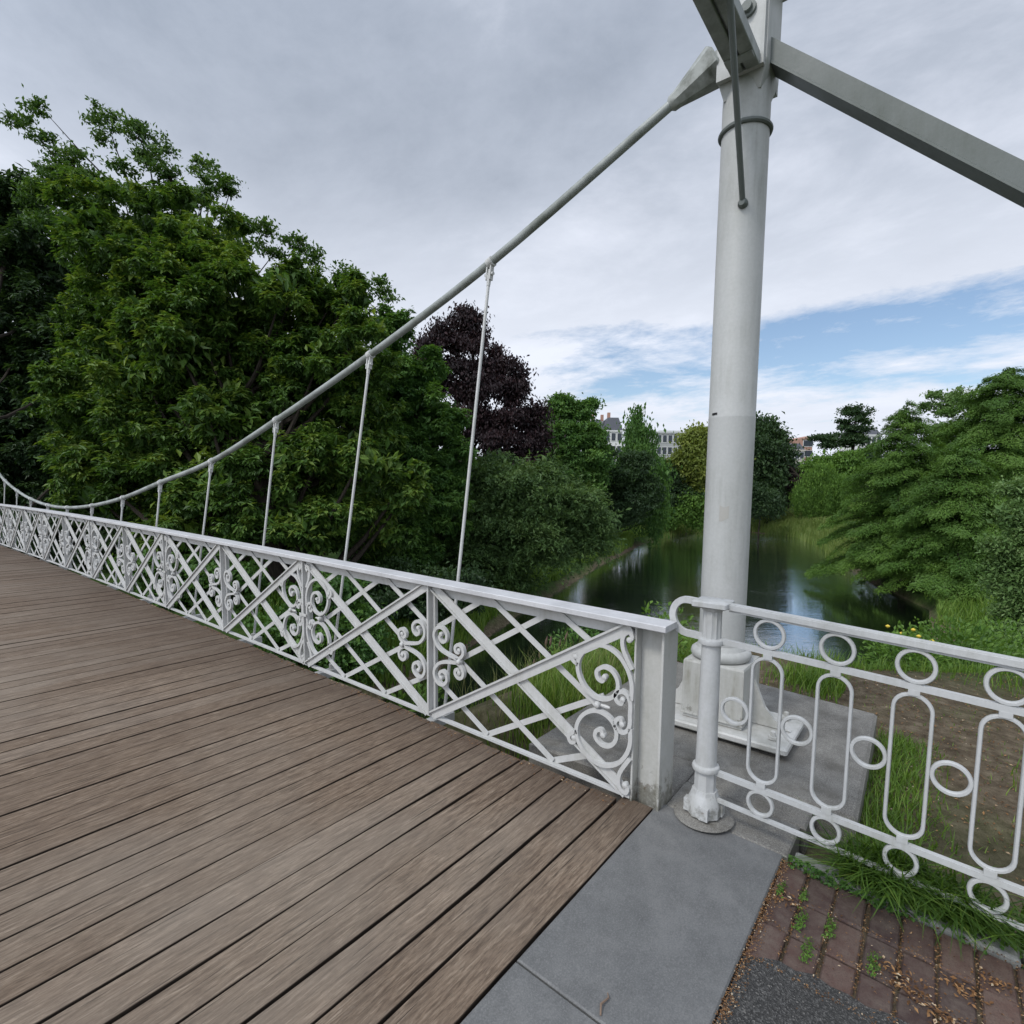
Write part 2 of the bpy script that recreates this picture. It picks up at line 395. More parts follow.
def np_mesh(name,verts,faces_flat,nper,mat,parent=None,smooth=False,attrs=None):
    """numpy arrays to a mesh object"""
    me=bpy.data.meshes.new(name); nv=len(verts); nf=len(faces_flat)//nper
    me.vertices.add(nv); me.vertices.foreach_set('co',np.asarray(verts,np.float32).ravel())
    me.loops.add(nf*nper); me.loops.foreach_set('vertex_index',np.asarray(faces_flat,np.int32))
    me.polygons.add(nf); me.polygons.foreach_set('loop_start',np.arange(0,nf*nper,nper,dtype=np.int32))
    me.polygons.foreach_set('use_smooth',np.full(nf,smooth))
    for k,v in (attrs or {}).items():
        a=me.attributes.new(k,'FLOAT','POINT'); a.data.foreach_set('value',np.asarray(v,np.float32))
    me.update(calc_edges=True); me.validate()
    return link_mesh(name,me,mat,parent)
nx,ny=GX.shape; idx=np.arange(nx*ny).reshape(nx,ny)
fq=np.stack([idx[:-1,:-1],idx[1:,:-1],idx[1:,1:],idx[:-1,1:]],-1).reshape(-1)
LD=lake_dist(GX,GY)
green=sstep(LD+.25*vnoise(GX*2,GY*2),.0,.5)
neardirt=(1-sstep(np.hypot(GX-2.2,(GY+1)*.8),2.0,4.6))*(GX>.1)
green=np.clip(green*(1-neardirt)+.3*neardirt*sstep(vnoise(GX*3,GY*3,5),.35,.9),0,1)
o=np_mesh('ground',np.stack([GX,GY,GZ],-1).reshape(-1,3),fq,4,M['soil'],None,True,{'green':green.ravel()})
tag(o,kind='structure')
w=MB().add([(-45,-8,-4),(88,-8,-4),(88,34,-4),(-45,34,-4)],[(0,1,2,3)]).build('water',M['water']); tag(w,kind='structure')
def gz(x,y): return float(ground_z(np.array([x]),np.array([y]))[0])

# ------------------------------------------------------------------ deck
YEND=23.0
def make_deck():
    root=empty('bridge_deck',(0,0,0),'long walkway of weathered grey brown timber planks crossing the water','bridge deck')
    vs=[];fs=[];pl=[];wet_shade=[]; gd=MB(); sd_=[]
    y=-.122; rnd=random.Random(3); i=0
    while y<YEND:
        w_=.155+rnd.uniform(-.004,.004); gap=rnd.uniform(.006,.0135)
        if i==0: w_=.176
        x0=-5.2; x1=-.035+rnd.uniform(-.014,.012)
        if i==0: x1=.02
        nseg=9 if y<4 else 3
        t=rnd.random(); ph=rnd.uniform(0,9); dz=rnd.uniform(-.003,.003)
        xs=np.linspace(x0,x1,nseg+1)
        if nseg==9: xs=np.array([x0,-3.6,-2.8,-2.1,-1.5,-1.0,-.6,-.3,-.12,x1])
        rg=[]
        for x in xs:
            j=.0035*math.sin(x*3.1+ph)+.002*math.sin(x*9+2*ph); j2=.0035*math.sin(x*2.7+ph*2)+.002*math.sin(x*8+ph)
            za=zd(y)+dz; zb=zd(y+w_)+dz; c=.0028
            rg.append([(x,y+j,za-.075),(x,y+j,za-c),(x,y+j+c,za),(x,y+w_+j2-c,zb),(x,y+w_+j2,zb-c),(x,y+w_+j2,zb-.075)])
        b=MB().rings(rg,True,True); n=len(vs); vs+=b.v; fs+=[tuple(k+n for k in f) for f in b.f]
        pl+=[t]*len(b.v); sd_+=[1,1,0,0,1,1]*(len(b.v)//6); wet_shade+=[max(0,min(1,1-(-.0-v[0])/(.5 if y<2.5 else 1.0)))*.9 for v in b.v]
        for _ in range(3 if y<6 else 1):
            xa=rnd.uniform(-4.6,-.05); xb=min(-.04,xa+rnd.uniform(.08,.7)); zg=zd(y+w_)-rnd.uniform(.008,.02)
            gd.add([(xa,y+w_-.006,zg-.01),((xa+xb)/2,y+w_-.006,zg),(xb,y+w_-.006,zg-.01),(xb,y+w_+gap+.006,zg-.01),((xa+xb)/2,y+w_+gap+.006,zg),(xa,y+w_+gap+.006,zg-.01)],[(0,1,4,5),(1,2,3,4)])
        y+=w_+gap; i+=1
    me=bpy.data.meshes.new('planks'); me.from_pydata(vs,[],fs)
    for k,v in (('plank',pl),('wet_shade',wet_shade),('joint',sd_)):
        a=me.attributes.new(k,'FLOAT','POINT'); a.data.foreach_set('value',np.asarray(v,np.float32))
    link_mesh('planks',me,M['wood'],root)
    gd.build('gap_dirt',M['soil_dark'],root)['kind']='stuff'
    b=MB()
    for x in (-4.9,-3.3,-1.7,-.25):
        b.sweep([(x,Y,zd(Y)-.19) for Y in np.arange(-.1,YEND+.1,.8)],[(-.05,-.11),(.05,-.11),(.05,.11),(-.05,.11)])
    b.build('joist',M['under'],root)
    b=MB()
    b.sweep([(.045,Y,zd(Y)-.2) for Y in np.arange(-.02,YEND+.1,.8)],[(-.012,-.13),(.012,-.13),(.012,.13),(-.012,.13)])
    b.build('edge_girder',M['under'],root)
    return root
make_deck()

# ------------------------------------------------------------------ bridge railing
DIV=[-.01,1.58,3.217,4.848,6.461,7.95]
while DIV[-1]<YEND-2: DIV.append(DIV[-1]+1.6)
H=.983
LARGE=[[(0,.08),(0.0,.17),(.03,.25),(.09,.315),(.18,.345),(.27,.315),(.33,.24),(.335,.16),(.29,.08),(.21,.038),(.13,.055),(.085,.11),(.085,.17),(.12,.215),(.17,.225),(.212,.195),(.208,.155),(.178,.142),(.165,.168)],
 [(.004,0.0),(.004,.06),(.022,.1),(.055,.115),(.09,.09),(.086,.055),(.06,.045),(.05,.07)],
 [(0,.25),(.03,.3),(.055,.35),(.062,.4),(.047,.44),(.018,.45),(.006,.425),(.022,.408)],
 [(.335,.2),(.365,.215),(.39,.245),(.375,.275),(.35,.265),(.355,.243)]]
SMALL=[[(.255,.01),(.2,.02),(.12,.035),(.06,.06),(.02,.11),(.018,.16),(.05,.2),(.1,.205),(.14,.17),(.135,.125),(.1,.105),(.07,.13),(.085,.158)],
 [(.235,.012),(.275,.03),(.30,.065),(.29,.105),(.255,.118),(.225,.095),(.23,.065),(.255,.062),(.262,.08)]]
def make_railing():
    root=empty('bridge_railing',(0,0,0),'long white iron lattice railing with scrollwork along the edge of the timber deck','railing')
    P=lambda Y,v,x=0.0: (x,Y,zd(Y)+v)
    ys=np.arange(-.19,YEND+.01,.4)
    b=MB(); b.sweep([P(Y,1.008) for Y in ys],[(-.052,-.02),(-.048,-.024),(.098,-.024),(.102,-.02),(.102,.006),(.096,.010),(-.046,.010),(-.052,.006)]).build('cap_rail',M['paint_cap'],root)
    b=MB(); b.sweep([P(Y,.948,.034) for Y in np.arange(-.0,YEND,.4)],[(-.006,-.04),(.006,-.04),(.006,.036),(-.006,.036)])
    b.build('fascia_strip',M['paint'],root)
    b=MB(); b.sweep([P(Y,.022,.012) for Y in np.arange(.0,YEND,.4)],[(-.018,-.010),(.016,-.010),(.016,.006),(-.018,.006)])
    b.build('bottom_rail',M['paint'],root)
    def barpt(Y0,Y1,u0,v0,u1,v1):
        f=lambda u,v:(Y0+(Y1-Y0)*u, v*H)
        return f(u0,v0),f(u1,v1)
    for k in range(len(DIV)-1):
        Y0,Y1=DIV[k],DIV[k+1]
        m_=.03
        L=MB()
        def put(u0,v0,u1,v1,x,w,t,rib=False):
            (ya,va),(yb,vb)=barpt(Y0,Y1,u0,v0,u1,v1)
            va=max(.035,min(.975,va)); vb=max(.035,min(.975,vb))
            a=P(ya,va,x); c=P(yb,vb,x)
            L.bar(a,c,w,t,up=(-1,0,0))
            if rib: L.bar(P(ya,va,x-t/2-.0075),P(yb,vb,x-t/2-.0075),.012,.0145,up=(-1,0,0),off=((.026,0) if v0>v1 else (-.026,0))); 
        e0=.028/(Y1-Y0)
        # u runs away from the near divider; mains
        put(e0,1-.01,1-e0,.01,-.012,.066,.010,True)      # rises towards the near end, in front
        put(e0,.01,1-e0,.99,.006,.066,.010,True)
        big_near=(k%2==0)
        S=1/6.
        for sgn in (0,1):       # mirrored families
            fl=(lambda u,v: (u,v)) if sgn==0 else (lambda u,v:(u,1-v))
            x=.02 if sgn==0 else .0315
            for lo,pts in (('a',[(0,1/3.),(2/3.,1)]),('b',[(1/3.,0),(1,2/3.)])):
                # line v=u+1/3 (a) or v=u-1/3 (b)
                (u0,v0),(u1,v1)=pts
                if lo=='a':
                    # near end at the divider side k
                    if big_near: u0,v0=.125,.125+1/3.
                    else: u0,v0=S,S+1/3.
                else:
                    if big_near: u1,v1=1-S,1-S-1/3.
                    else: u1,v1=.875,.875-1/3.
                p=fl(u0,v0); q=fl(u1,v1); put(*p,*q,x,.036,.009)
            # outer short lines v=u+2/3, v=u-2/3
            for lo in ('a','b'):
                if lo=='a': pts=[(S,S+2/3.),(1/3.,1)] if big_near else [(0,2/3.),(1/3.,1)]
                else: pts=[(2/3.,0),(1,1/3.)] if big_near else [(2/3.,0),(1-S,1/3.-S)]
                p=fl(*pts[0]); q=fl(*pts[1]); put(*p,*q,x,.036,.009)
        L.build('lattice_panel',M['paint'],root)
    for k,Y in enumerate(DIV):
        if k>0:
            d=MB(); d.box((.013,Y-.032,zd(Y)+.035),(.023,Y+.032,zd(Y)+.984)); d.box((-.03,Y-.008,zd(Y)+.03),(.0125,Y+.008,zd(Y)+.983))
            d.box((.0235,Y-.012,zd(Y)+.03),(.06,Y+.012,zd(Y)+.982))
            if k%2==0: d.box((-.036,Y-.055,zd(Y)+.478),(-.031,Y+.055,zd(Y)+.503))
            d.build('divider_bar',M['paint'],root)
        s=MB(); shapes=LARGE if k%2==0 else SMALL
        off=.034 if k>0 else .012
        for dr in ((1,) if k==0 else (1,-1) if k<len(DIV)-1 else (-1,)):
            for sg in (1,-1):
                for sh in shapes:
                    pts=[P(Y+dr*(a+off),.4915+sg*bb,-.004) for a,bb in sh]
                    c=catmull(pts,5)
                    wd=.0115
                    s.sweep(c,[(-wd,-.012),(-wd*.5,-.014),(wd*.5,-.014),(wd,-.012),(wd,.014),(-wd,.014)],up=(-1,0,0),smooth=True)
                    e=c[-1]; s.lathe(e-Vector((.015,0,0)),[(.004,-.004),(.015,0),(.018,.014),(.015,.03),(.004,.034)],10,(1,0,0))
            a=.205 if k%2==0 else .262
            e=Vector(P(Y+dr*(a+off),.4915,-.004))
            s.lathe(e-Vector((.03,0,0)),[(.004,0),(.016,.006),(.021,.02),(.02,.04),(.012,.05)],10,(1,0,0))
            if k%2==0: s.tube([e,e-Vector((0,dr*.05,.003)),e-Vector((0,dr*.075,.004))],[.009,.011,.006],8)
        s.build('scroll_ornament',M['paint_scroll'],root)
    # end post: channel section
    e=MB(); z1=.983; z0=-.06
    e.rbox((0,-.012,z0),(.19,.0,z1),.002); e.rbox((0,-.165,z0),(.19,-.151,z1),.002); e.box((.07,-.15,z0),(.082,-.0125,z1))
    e.build('end_post',M['paint_post'],root)
    return root
make_railing()

# ------------------------------------------------------------------ cable with hangers
HG=[(1.85,.95,3.585),(3.45,.925,3.055),(5.05,.765,2.49),(6.65,.68,2.035),(8.25,.588,1.744),(9.85,.545,1.476),(11.45,.50,1.30),(13.05,.47,1.215)]
def make_cable():
    root=empty('suspension_cable',(1.2,.42,4.37),'grey painted suspension cable sagging from the column head down along the railing','cable')
    pts=[(1.22,.40,4.40)]+[h for h in HG]+[(14.6,.46,1.225),(16.2,.46,1.335),(17.8,.48,1.52)]
    P=[Vector(pts[0])]+[Vector((x,Y,z)) for Y,x,z in pts[1:]]
    # beyond mid span it rises again towards the other side
    P+= [Vector((.5,19.4,1.79)),Vector((.56,21.0,2.15)),Vector((.65,22.6,2.6))]
    path=catmull(P,6)
    MB().tube(path,.034,12).build('cable',M['cable'],root)
    # socket
    d=(P[0]-P[1]).normalized()
    s=MB(); s.lathe(P[0]+d*.0,[(.034,-.04),(.052,-.02),(.056,.02),(.125,.27),(.132,.30),(.12,.315),(.05,.318)],8,tuple(d)).build('socket',M['mossy'],root)
    s=MB(); a=P[0]+d*.3; bb=P[0]+d*.62
    side=d.cross(Vector((0,0,1))).normalized()
    for sg in (1,-1): s.bar(a+side*sg*.05,bb+side*sg*.05,.014,.09)
    s.lathe(bb-side*.09,[(.03,0),(.03,.18)],12,tuple(side)); s.build('link_plate',M['cable'],root)
    hs=[(Y,x,z) for Y,x,z in HG]+[(14.6,.46,1.225),(16.2,.46,1.335),(17.8,.48,1.52),(19.4,.5,1.79)]
    for Y,x,z in hs:
        bot=Vector((.40 if Y<6 else .36,Y,-.18+zd(Y))); t=Vector((x,Y,z))
        dd=(bot-t).normalized()
        h=MB(); h.tube([t+dd*.06,bot],.0135,10); hr=h.build('hanger_rod',M['paint'],root)
        c=MB(); ax=(P[1]-P[2]).normalized() if Y<4 else Vector((.02,-1,.3)).normalized()
        if Y>9: ax=Vector((0.03,-1,.1 if Y<12 else -.05)).normalized()
        c.lathe(t-ax*.03,[(.036,0),(.044,.004),(.044,.056),(.036,.06)],14,tuple(ax))
        for sg in (1,-1): c.bar(t+dd*.02+Vector((0,sg*.02,0)),t+dd*.15+Vector((0,sg*.02,0)),.04,.012,up=(0,1,0))
        c.tube([t+dd*.1+Vector((0,-.045,0)),t+dd*.1+Vector((0,.045,0))],.014,8)
        c.tube([t+dd*.11,t+dd*.2],[.022,.016],8)
        c.build('cable_clamp',M['paint'],hr)
        c=MB(); c.box((-.3,Y-.04,-.25+zd(Y)),(.48,Y+.04,-.18+zd(Y))); c.tube([bot+Vector((0,0,.0)),bot+Vector((0,0,.05))],.026,8)
        c.build('outrigger',M['paint'],hr)
make_cable()

# ------------------------------------------------------------------ column
CXc,CYc=1.365,-.045
def make_column():
    root=empty('bridge_column',(CXc,CYc,0),'tall round white iron bridge column with dirt streaks on a square pedestal','column')
    sh=MB(); sh.lathe((CXc,CYc,.55),[(.157,0),(.1565,.8),(.1555,1.655),(.1558,1.66),(.1545,1.665),(.151,3.5),(.151,3.72),(.144,3.9),(.135,3.95)],40)
    shaft=sh.build('shaft',M['paint_col'],root)
    c=MB(); c.tube([(CXc+.157*math.cos(t),CYc+.157*math.sin(t),4.09) for t in np.linspace(0,2*math.pi,36,endpoint=False)],.016,8,True); c.build('collar_ring',M['steel_dark'],root)
    # torn sticker residue on the shaft and small slot
    dirc=Vector((CAM.x-CXc,CAM.y-CYc,0)).normalized(); a0=math.atan2(dirc.y,dirc.x)-.14
    st=MB(); rs=[]
    for zz in (1.50,1.545,1.60): rs.append([(CXc+.1572*math.cos(a0+t),CYc+.1572*math.sin(a0+t),zz+.012*math.sin(9*t+zz*50)) for t in (-.2,-.12,-.04,.04,.13,.2)])
    st.rings(rs,closed=False); st.build('sticker_residue',M['sticker'],shaft)
    sl=MB(); rs=[]
    for zz in (2.225,2.24): rs.append([(CXc+.1572*math.cos(a0-.62+t),CYc+.1572*math.sin(a0-.62+t),zz) for t in (-.2,-.1,0,.1)])
    sl.rings(rs,closed=False); sl.build('slot',M['dark'],shaft)
    p=MB(); h=.215
    p.rings([[(CXc-h*k,CYc-.012-h*k,z),(CXc+h*k,CYc-.012-h*k,z),(CXc+h*k,CYc-.012+h*k,z),(CXc-h*k,CYc-.012+h*k,z)] for k,z in ((1,.085),(.99,.1),(.975,.47),(.95,.485))],True,True)
    p.build('pedestal',M['paint_post'],root)
    t=MB(); t.lathe((CXc,CYc,.486),[(.185,0),(.202,.012),(.21,.035),(.204,.06),(.185,.075),(.173,.078),(.168,.09),(.158,.11)],40); t.build('torus_base',M['paint_col'],root)
    b=MB(); b.rbox((CXc-.31,CYc-.53,.008),(CXc+.30,CYc+.5,.055),.01); b.box((CXc-.2,CYc-.22,.06),(CXc+.2,CYc+.19,.086)); b.build('base_plate',M['paint_plate'],root)
    for sg in (-1,1):
        g=MB(); pr=[(.225,.0),(.48,.0),(.44,.02),(.37,.06),(.31,.13),(.27,.22),(.225,.33)]
        x0,x1=CXc-.015,CXc+.015
        pts=[[(x,CYc-.012+sg*a,.0605+bb) for a,bb in pr] for x in (x0,x1)]
        if sg<0: pts=pts[::-1]
        g.rings(pts,True,True); g.build('gusset',M['paint_plate'],root)
        bo=MB(); 
        for dx in (-.2,.2): bo.lathe((CXc+dx,CYc+sg*.42,.061),[(.03,0),(.03,.02),(.018,.021),(.018,.05),(.012,.055)],6,smooth=False)
        bo.build('anchor_bolt',M['paint_plate'],root)
    # head
    hd=MB(); hd.rings([[(CXc+a*k,CYc+c_*k,z) for a,c_ in ((-1,-1),(1,-1),(1,1),(-1,1))] for k,z in ((.115,4.28),(.15,4.40),(.155,4.42),(.155,5.3),(.13,5.34))],True,True)
    hd.box((CXc-.19,CYc-.145,4.37),(CXc-.156,CYc+.145,5.2)); hd.box((CXc+.156,CYc-.145,4.37),(CXc+.19,CYc+.145,5.2))
    hd.box((CXc-.22,CYc-.30,4.98),(CXc+.22,CYc+.30,5.03))
    0 and hd.rings([[(CXc+a*.17,CYc-.157-t*.1,z) for a,t,z in ((-1,0,4.25),(1,0,4.25),(1,1,4.47),(-1,1,4.47))],[(CXc+a*.17,CYc-.15,z) for a,z in ((-1,4.25),(1,4.25),(1,4.5),(-1,4.5))]],True,True)
    hd.build('column_head',M['paint_col'],root)
    for (y,z) in ((CYc-.04,4.72),(CYc+.07,4.92)):
        bo=MB(); bo.lathe((CXc-.19,y,z),[(.05,0),(.05,.02),(.032,.021),(.03,.045)],14,(-1,0,0)); bo.build('head_bolt',M['steel_dark'],root)
    f=MB(); f.lathe((CXc,CYc,5.34),[(.16,0),(.18,.03),(.1,.08),(.12,.2),(.05,.32),(.01,.38)],20); f.build('finial',M['paint_col'],root)
    # portal beam across the walkway
    pb=MB(); 
    for ya,yb in ((CYc-.125,CYc-.046),(CYc-.03,CYc+.05)): pb.rbox((-6.6,ya,4.36),(CXc-.195,yb,4.44),.004)
    pb.box((-6.6,CYc-.0455,4.385),(CXc-.2,CYc-.0305,4.43))
    for x in (CXc-.32,-.6,-2.6): pb.box((x-.03,CYc-.12,4.35),(x+.03,CYc+.045,4.3595))
    pb.build('portal_beam',M['cable'],root)
    r=MB(); A=Vector((CXc-.158,CYc-.05,3.585)); B=Vector((.30,CYc-.16,4.62)); r.tube([A,B],.018,10); r.lathe(A+Vector((.03,0,-.01)),[(.03,0),(.032,.03),(.02,.05)],10,(-1,0,0)); r.build('brace_rod',M['steel_dark'],root)
make_column()
b=MB()
A=Vector((CXc,CYc-.12,4.545)); B=A+Vector((0,-5.0,-4.68))
bs=empty('backstay_beam',(B.x,B.y,B.z),'thick grey steel backstay beam sloping down from the column head','backstay')
b.sweep([A,B],[(-.08,-.062),(.08,-.062),(.08,-.05),(.074,-.046),(.074,.05),(-.074,.05),(-.074,-.046),(-.08,-.05)]); b.build('beam',M['steel_dark'],bs)
b=MB(); b.rbox((B.x-.3,B.y-.4,-.4),(B.x+.3,B.y+.4,.12),.02); b.build('anchor_block',M['concrete'],bs)

# ------------------------------------------------------------------ paving
def zs(Y): return .05*min(0,Y+.13)
def slope_box(b,x0,y0,x1,y1,dz=0,th=.2,c=.006):
    r=[]
    for ins,dzz in ((0,-th),(0,-c),(c,0)):
        r.append([(x,y,zs(y)+dz+dzz) for x,y in ((x0+ins,y0+ins),(x1-ins,y0+ins),(x1-ins,y1-ins),(x0+ins,y1-ins))])
    b.rings(r,True,True); return b
b=MB(); slope_box(b,-1.183,-.757,.095,-.134); slope_box(b,-2.6,-.757,-1.19,-.134); slope_box(b,-5.2,-.757,-2.607,-.134)
o=b.build('stone_pavement',M['bluestone']); tag(o,kind='structure')
b=MB()
slope_box(b,.10,-.775,.40,-.165,-.002,.35,.008); slope_box(b,.407,-.80,.66,-.165,-.006,.35,.01); r_=[]
for ins,dzz in ((0,-.45),(0,-.02),(.02,0)): r_.append([(.668+ins,-1.0+ins,dzz-.04),(2.4-ins,-.96+ins,dzz-.04),(2.55-ins,.86-ins,dzz+.002),(.668+ins,.86-ins,dzz+.002)])
b.rings(r_,True,True); slope_box(b,.205,-.16,.66,.84,-.004,.4,.015)
o=b.build('concrete_slab_pavement',M['concrete']); tag(o,kind='structure')
# bricks
vs=[];fs=[];pl=[]
rnd=random.Random(5)
for i in range(4):
    for j in range(26):
        wx,wy=.205,.104
        x1=.052-i*(wx+.011); y1=-.766-j*(wy+.012)+rnd.uniform(-.004,.004)
        if i==0 and j==0: pass
        x0=x1-wx
        y0=y1-wy
        if x0<-.62: x0=-.62
        if x1-x0<.03: continue
        bb=MB(); dz=rnd.uniform(-.004,.004)-.008
        r=[]
        for ins,dzz in ((0,-.08),(0,-.008),(.006,0)):
            r.append([(x,y,zs(y)+dz+dzz+rnd.uniform(-.0012,.0012)) for x,y in ((x0+ins,y0+ins),(x1-ins,y0+ins),(x1-ins,y1-ins),(x0+ins,y1-ins))])
        bb.rings(r,False,True); n=len(vs); vs+=bb.v; fs+=[tuple(k+n for k in f) for f in bb.f]; pl+=[rnd.random()]*len(bb.v)
me=bpy.data.meshes.new('brick_pavement'); me.from_pydata(vs,[],fs); a=me.attributes.new('plank','FLOAT','POINT'); a.data.foreach_set('value',np.asarray(pl,np.float32))
o=link_mesh('brick_pavement',me,M['brick']); tag(o,kind='structure')
# sand bed under the bricks and the joint
b=MB(); slope_box(b,-.7,-4,.06,-.759,-.028,.1); o=b.build('sand_path',M['soil']); tag(o,kind='structure')
# asphalt with a ragged edge
top=[]; Yb=-.765
edge=[(-.53+.012*math.sin(y*23)+.01*math.sin(y*51+1)+(.02 if y<-1.1 else 0)-.09*max(0,(y+.86)/.1),y) for y in np.linspace(Yb,-4,60)]
ring=[(x,y,zs(y)-.006) for x,y in edge]+[(-5.2,-4,zs(-4)-.006),(-5.2,Yb,zs(Yb)-.006)]
b=MB(); n=len(ring); b.add(ring+[(x,y,z-.06) for x,y,z in ring],[tuple(range(n))[::-1]]+[(i,(i+1)%n,(i+1)%n+n,i+n) for i in range(n)])
o=b.build('asphalt_path',M['asphalt']); tag(o,kind='structure')
b=MB(); 
for y0 in np.arange(-.80,-4,-.8): slope_box(b,.062,y0-.79,.158,y0,.012,.2,.012)
o=b.build('kerb',M['kerb']); tag(o,kind='structure')

# ------------------------------------------------------------------ iron fence
FX0=.122; FY0=-.365
def make_fence():
    root=empty('iron_fence',(FX0,FY0,0),'white iron fence of long oval loops and small rings beside the brick paving','fence')
    fs_=lambda t:-.056*t
    P=lambda t,z,x=0: (FX0+x-.0156*t,FY0-t,z+fs_(t))
    T1=2.75
    # post
    p=MB()
    p.lathe((FX0,FY0,.0),[(.0,.0),(.15,.0),(.15,.003),(.145,.007),(.0,.01)],28); p.build('footing_disc',M['concrete'],root)
    p=MB(); oc=dict(n=8,smooth=False,rot=R(22.5))
    p.lathe((FX0,FY0,.02),[(.088,0),(.086,.07),(.07,.105),(.066,.115),(.064,.13)],**oc)
    for k in range(4):
        a=k*math.pi/2+R(20); p.box((FX0+.075*math.cos(a)-.022,FY0+.075*math.sin(a)-.022,.022),(FX0+.075*math.cos(a)+.022,FY0+.075*math.sin(a)+.022,.085))
    p.lathe((FX0,FY0,.15),[(.054,0),(.053,.10)],**oc)
    p.lathe((FX0,FY0,.25),[(.05,0),(.066,.006),(.070,.018),(.066,.03),(.053,.036),(.052,.06),(.047,.66),(.047,.67),(.062,.676),(.065,.688),(.062,.70),(.047,.706)],26)
    n=24
    rs=[]
    for z in (.95,1.095): rs.append([(FX0+(.046 if k%2 else .040)*math.cos(2*math.pi*k/n),FY0+(.046 if k%2 else .040)*math.sin(2*math.pi*k/n),z) for k in range(n)])
    p.rings(rs,True,True)
    p.lathe((FX0,FY0,1.095),[(.047,0),(.054,.008),(.058,.02)],**oc)
    p.rbox((FX0-.075,FY0-.085,1.116),(FX0+.075,FY0+.085,1.15),.006)
    p.build('fence_post',M['paint_fpost'],root)
    for z,w_,h_,nm in ((1.132,.052,.024,'top_rail'),(.95,.026,.026,'middle_rail'),(.258,.026,.026,'lower_rail'),(.115,.022,.016,'bottom_rail')):
        r=MB(); r.bar(P(.05 if z>1 else .045,z),P(T1,z),w_,h_)
        if z>1: r.bar(P(.085,z-.018),P(T1,z-.018),.03,.012); r.bar(P(.085,z+.0145),P(T1,z+.0145),.036,.005)
        r.build(nm,M['paint_fence'],root)
    # end loop towards the bridge
    pts=[P(-.04,1.127)]+[P(-.13-.078*math.sin(a),1.039+.088*math.cos(a)) for a in np.linspace(0,math.pi,14)]+[P(-.045,.951)]
    MB().sweep(pts,[(-.017,-.012),(.017,-.012),(.017,.012),(-.017,.012)],up=(0,0,1) if False else (1,0,0)).build('end_loop',M['paint_fence'],root)
    def ring(t,z,ry,rz,name,sect=(.0085,.012)):
        m_=MB(); pts=[P(t+ry*math.cos(a),z+rz*math.sin(a)) for a in np.linspace(0,2*math.pi,28,endpoint=False)]
        q,d=sect
        prof=[(-q,-d*.6),(-q*.6,-d),(q*.6,-d),(q,-d*.6),(q,d*.6),(q*.6,d),(-q*.6,d),(-q,d*.6)]
        m_.sweep(pts,prof,up=(1,0,0),closed=True,smooth=True); return m_.build(name,M['paint_fence'],root)
    sp=.2822; t=.2711
    i=0
    ring(t-sp/2,.61,.062,.062,'ring')
    while t<T1-.1:
        ring(t,1.036,.064,.066,'ring'); ring(t,.187,.056,.058,'ring')
        pts=[]; r=.066; zt,zb=.915,.297
        pts+=[P(t+r*math.cos(a),zt-r+r*math.sin(a)) for a in np.linspace(0,math.pi,14)]
        pts+=[P(t-r,z) for z in np.linspace(zt-r-.06,zb+r+.06,5)]
        pts+=[P(t+r*math.cos(a),zb+r+r*math.sin(a)) for a in np.linspace(math.pi,2*math.pi,14)]
        pts+=[P(t+r,z) for z in np.linspace(zb+r+.06,zt-r-.06,5)]
        q,d=.0075,.012
        m_=MB(); m_.sweep(pts,[(-q,-d*.6),(-q*.6,-d),(q*.6,-d),(q,-d*.6),(q,d*.6),(q*.6,d),(-q*.6,d),(-q,d*.6)],up=(1,0,0),closed=True,smooth=True)
        for z0,z1 in ((.915,.938),(.27,.297)):
            c=P(t,0); m_.box((c[0]-.015,c[1]-.02,z0+fs_(t)),(c[0]+.015,c[1]+.02,z1+fs_(t)))
        m_.build('oval_loop',M['paint_fence'],root)
        t+=sp
        if t<T1-.1: ring(t-sp/2,.61,.062,.062,'ring')
    p=MB(); c=P(T1,0); p.lathe((c[0],c[1],c[2]-.1),[(.08,0),(.08,.12),(.055,.16),(.048,1.2),(.07,1.21),(.07,1.25)],12); p.build('fence_post',M['paint_fence'],root)
make_fence()

# ------------------------------------------------------------------ foliage
def leaf_mesh(name,C_,N_,U_,L_,W_,var,mat,parent=None,shape='leaf'):
    """kite-shaped leaves: centre, normal-ish, direction, length, width"""
    n=len(C_)
    U_=U_/np.linalg.norm(U_,axis=1,keepdims=True)
    S=np.cross(U_,N_); S/=np.linalg.norm(S,axis=1,keepdims=True)+1e-9
    Nn=np.cross(S,U_)
    L=L_[:,None]; Wd=W_[:,None]
    if shape=='leaf':
        v=np.stack([C_-U_*L*.5, C_+S*Wd*.5+Nn*Wd*.12, C_+U_*L*.5-Nn*L*.12, C_-S*Wd*.5+Nn*Wd*.12],1).reshape(-1,3)
    f=np.arange(4*n,dtype=np.int32)
    return np_mesh(name,v,f,4,mat,parent,False,{'var':np.repeat(var,4)})

def rand_dirs(n):
    d=rng.normal(size=(n,3)); return d/np.linalg.norm(d,axis=1,keepdims=True)

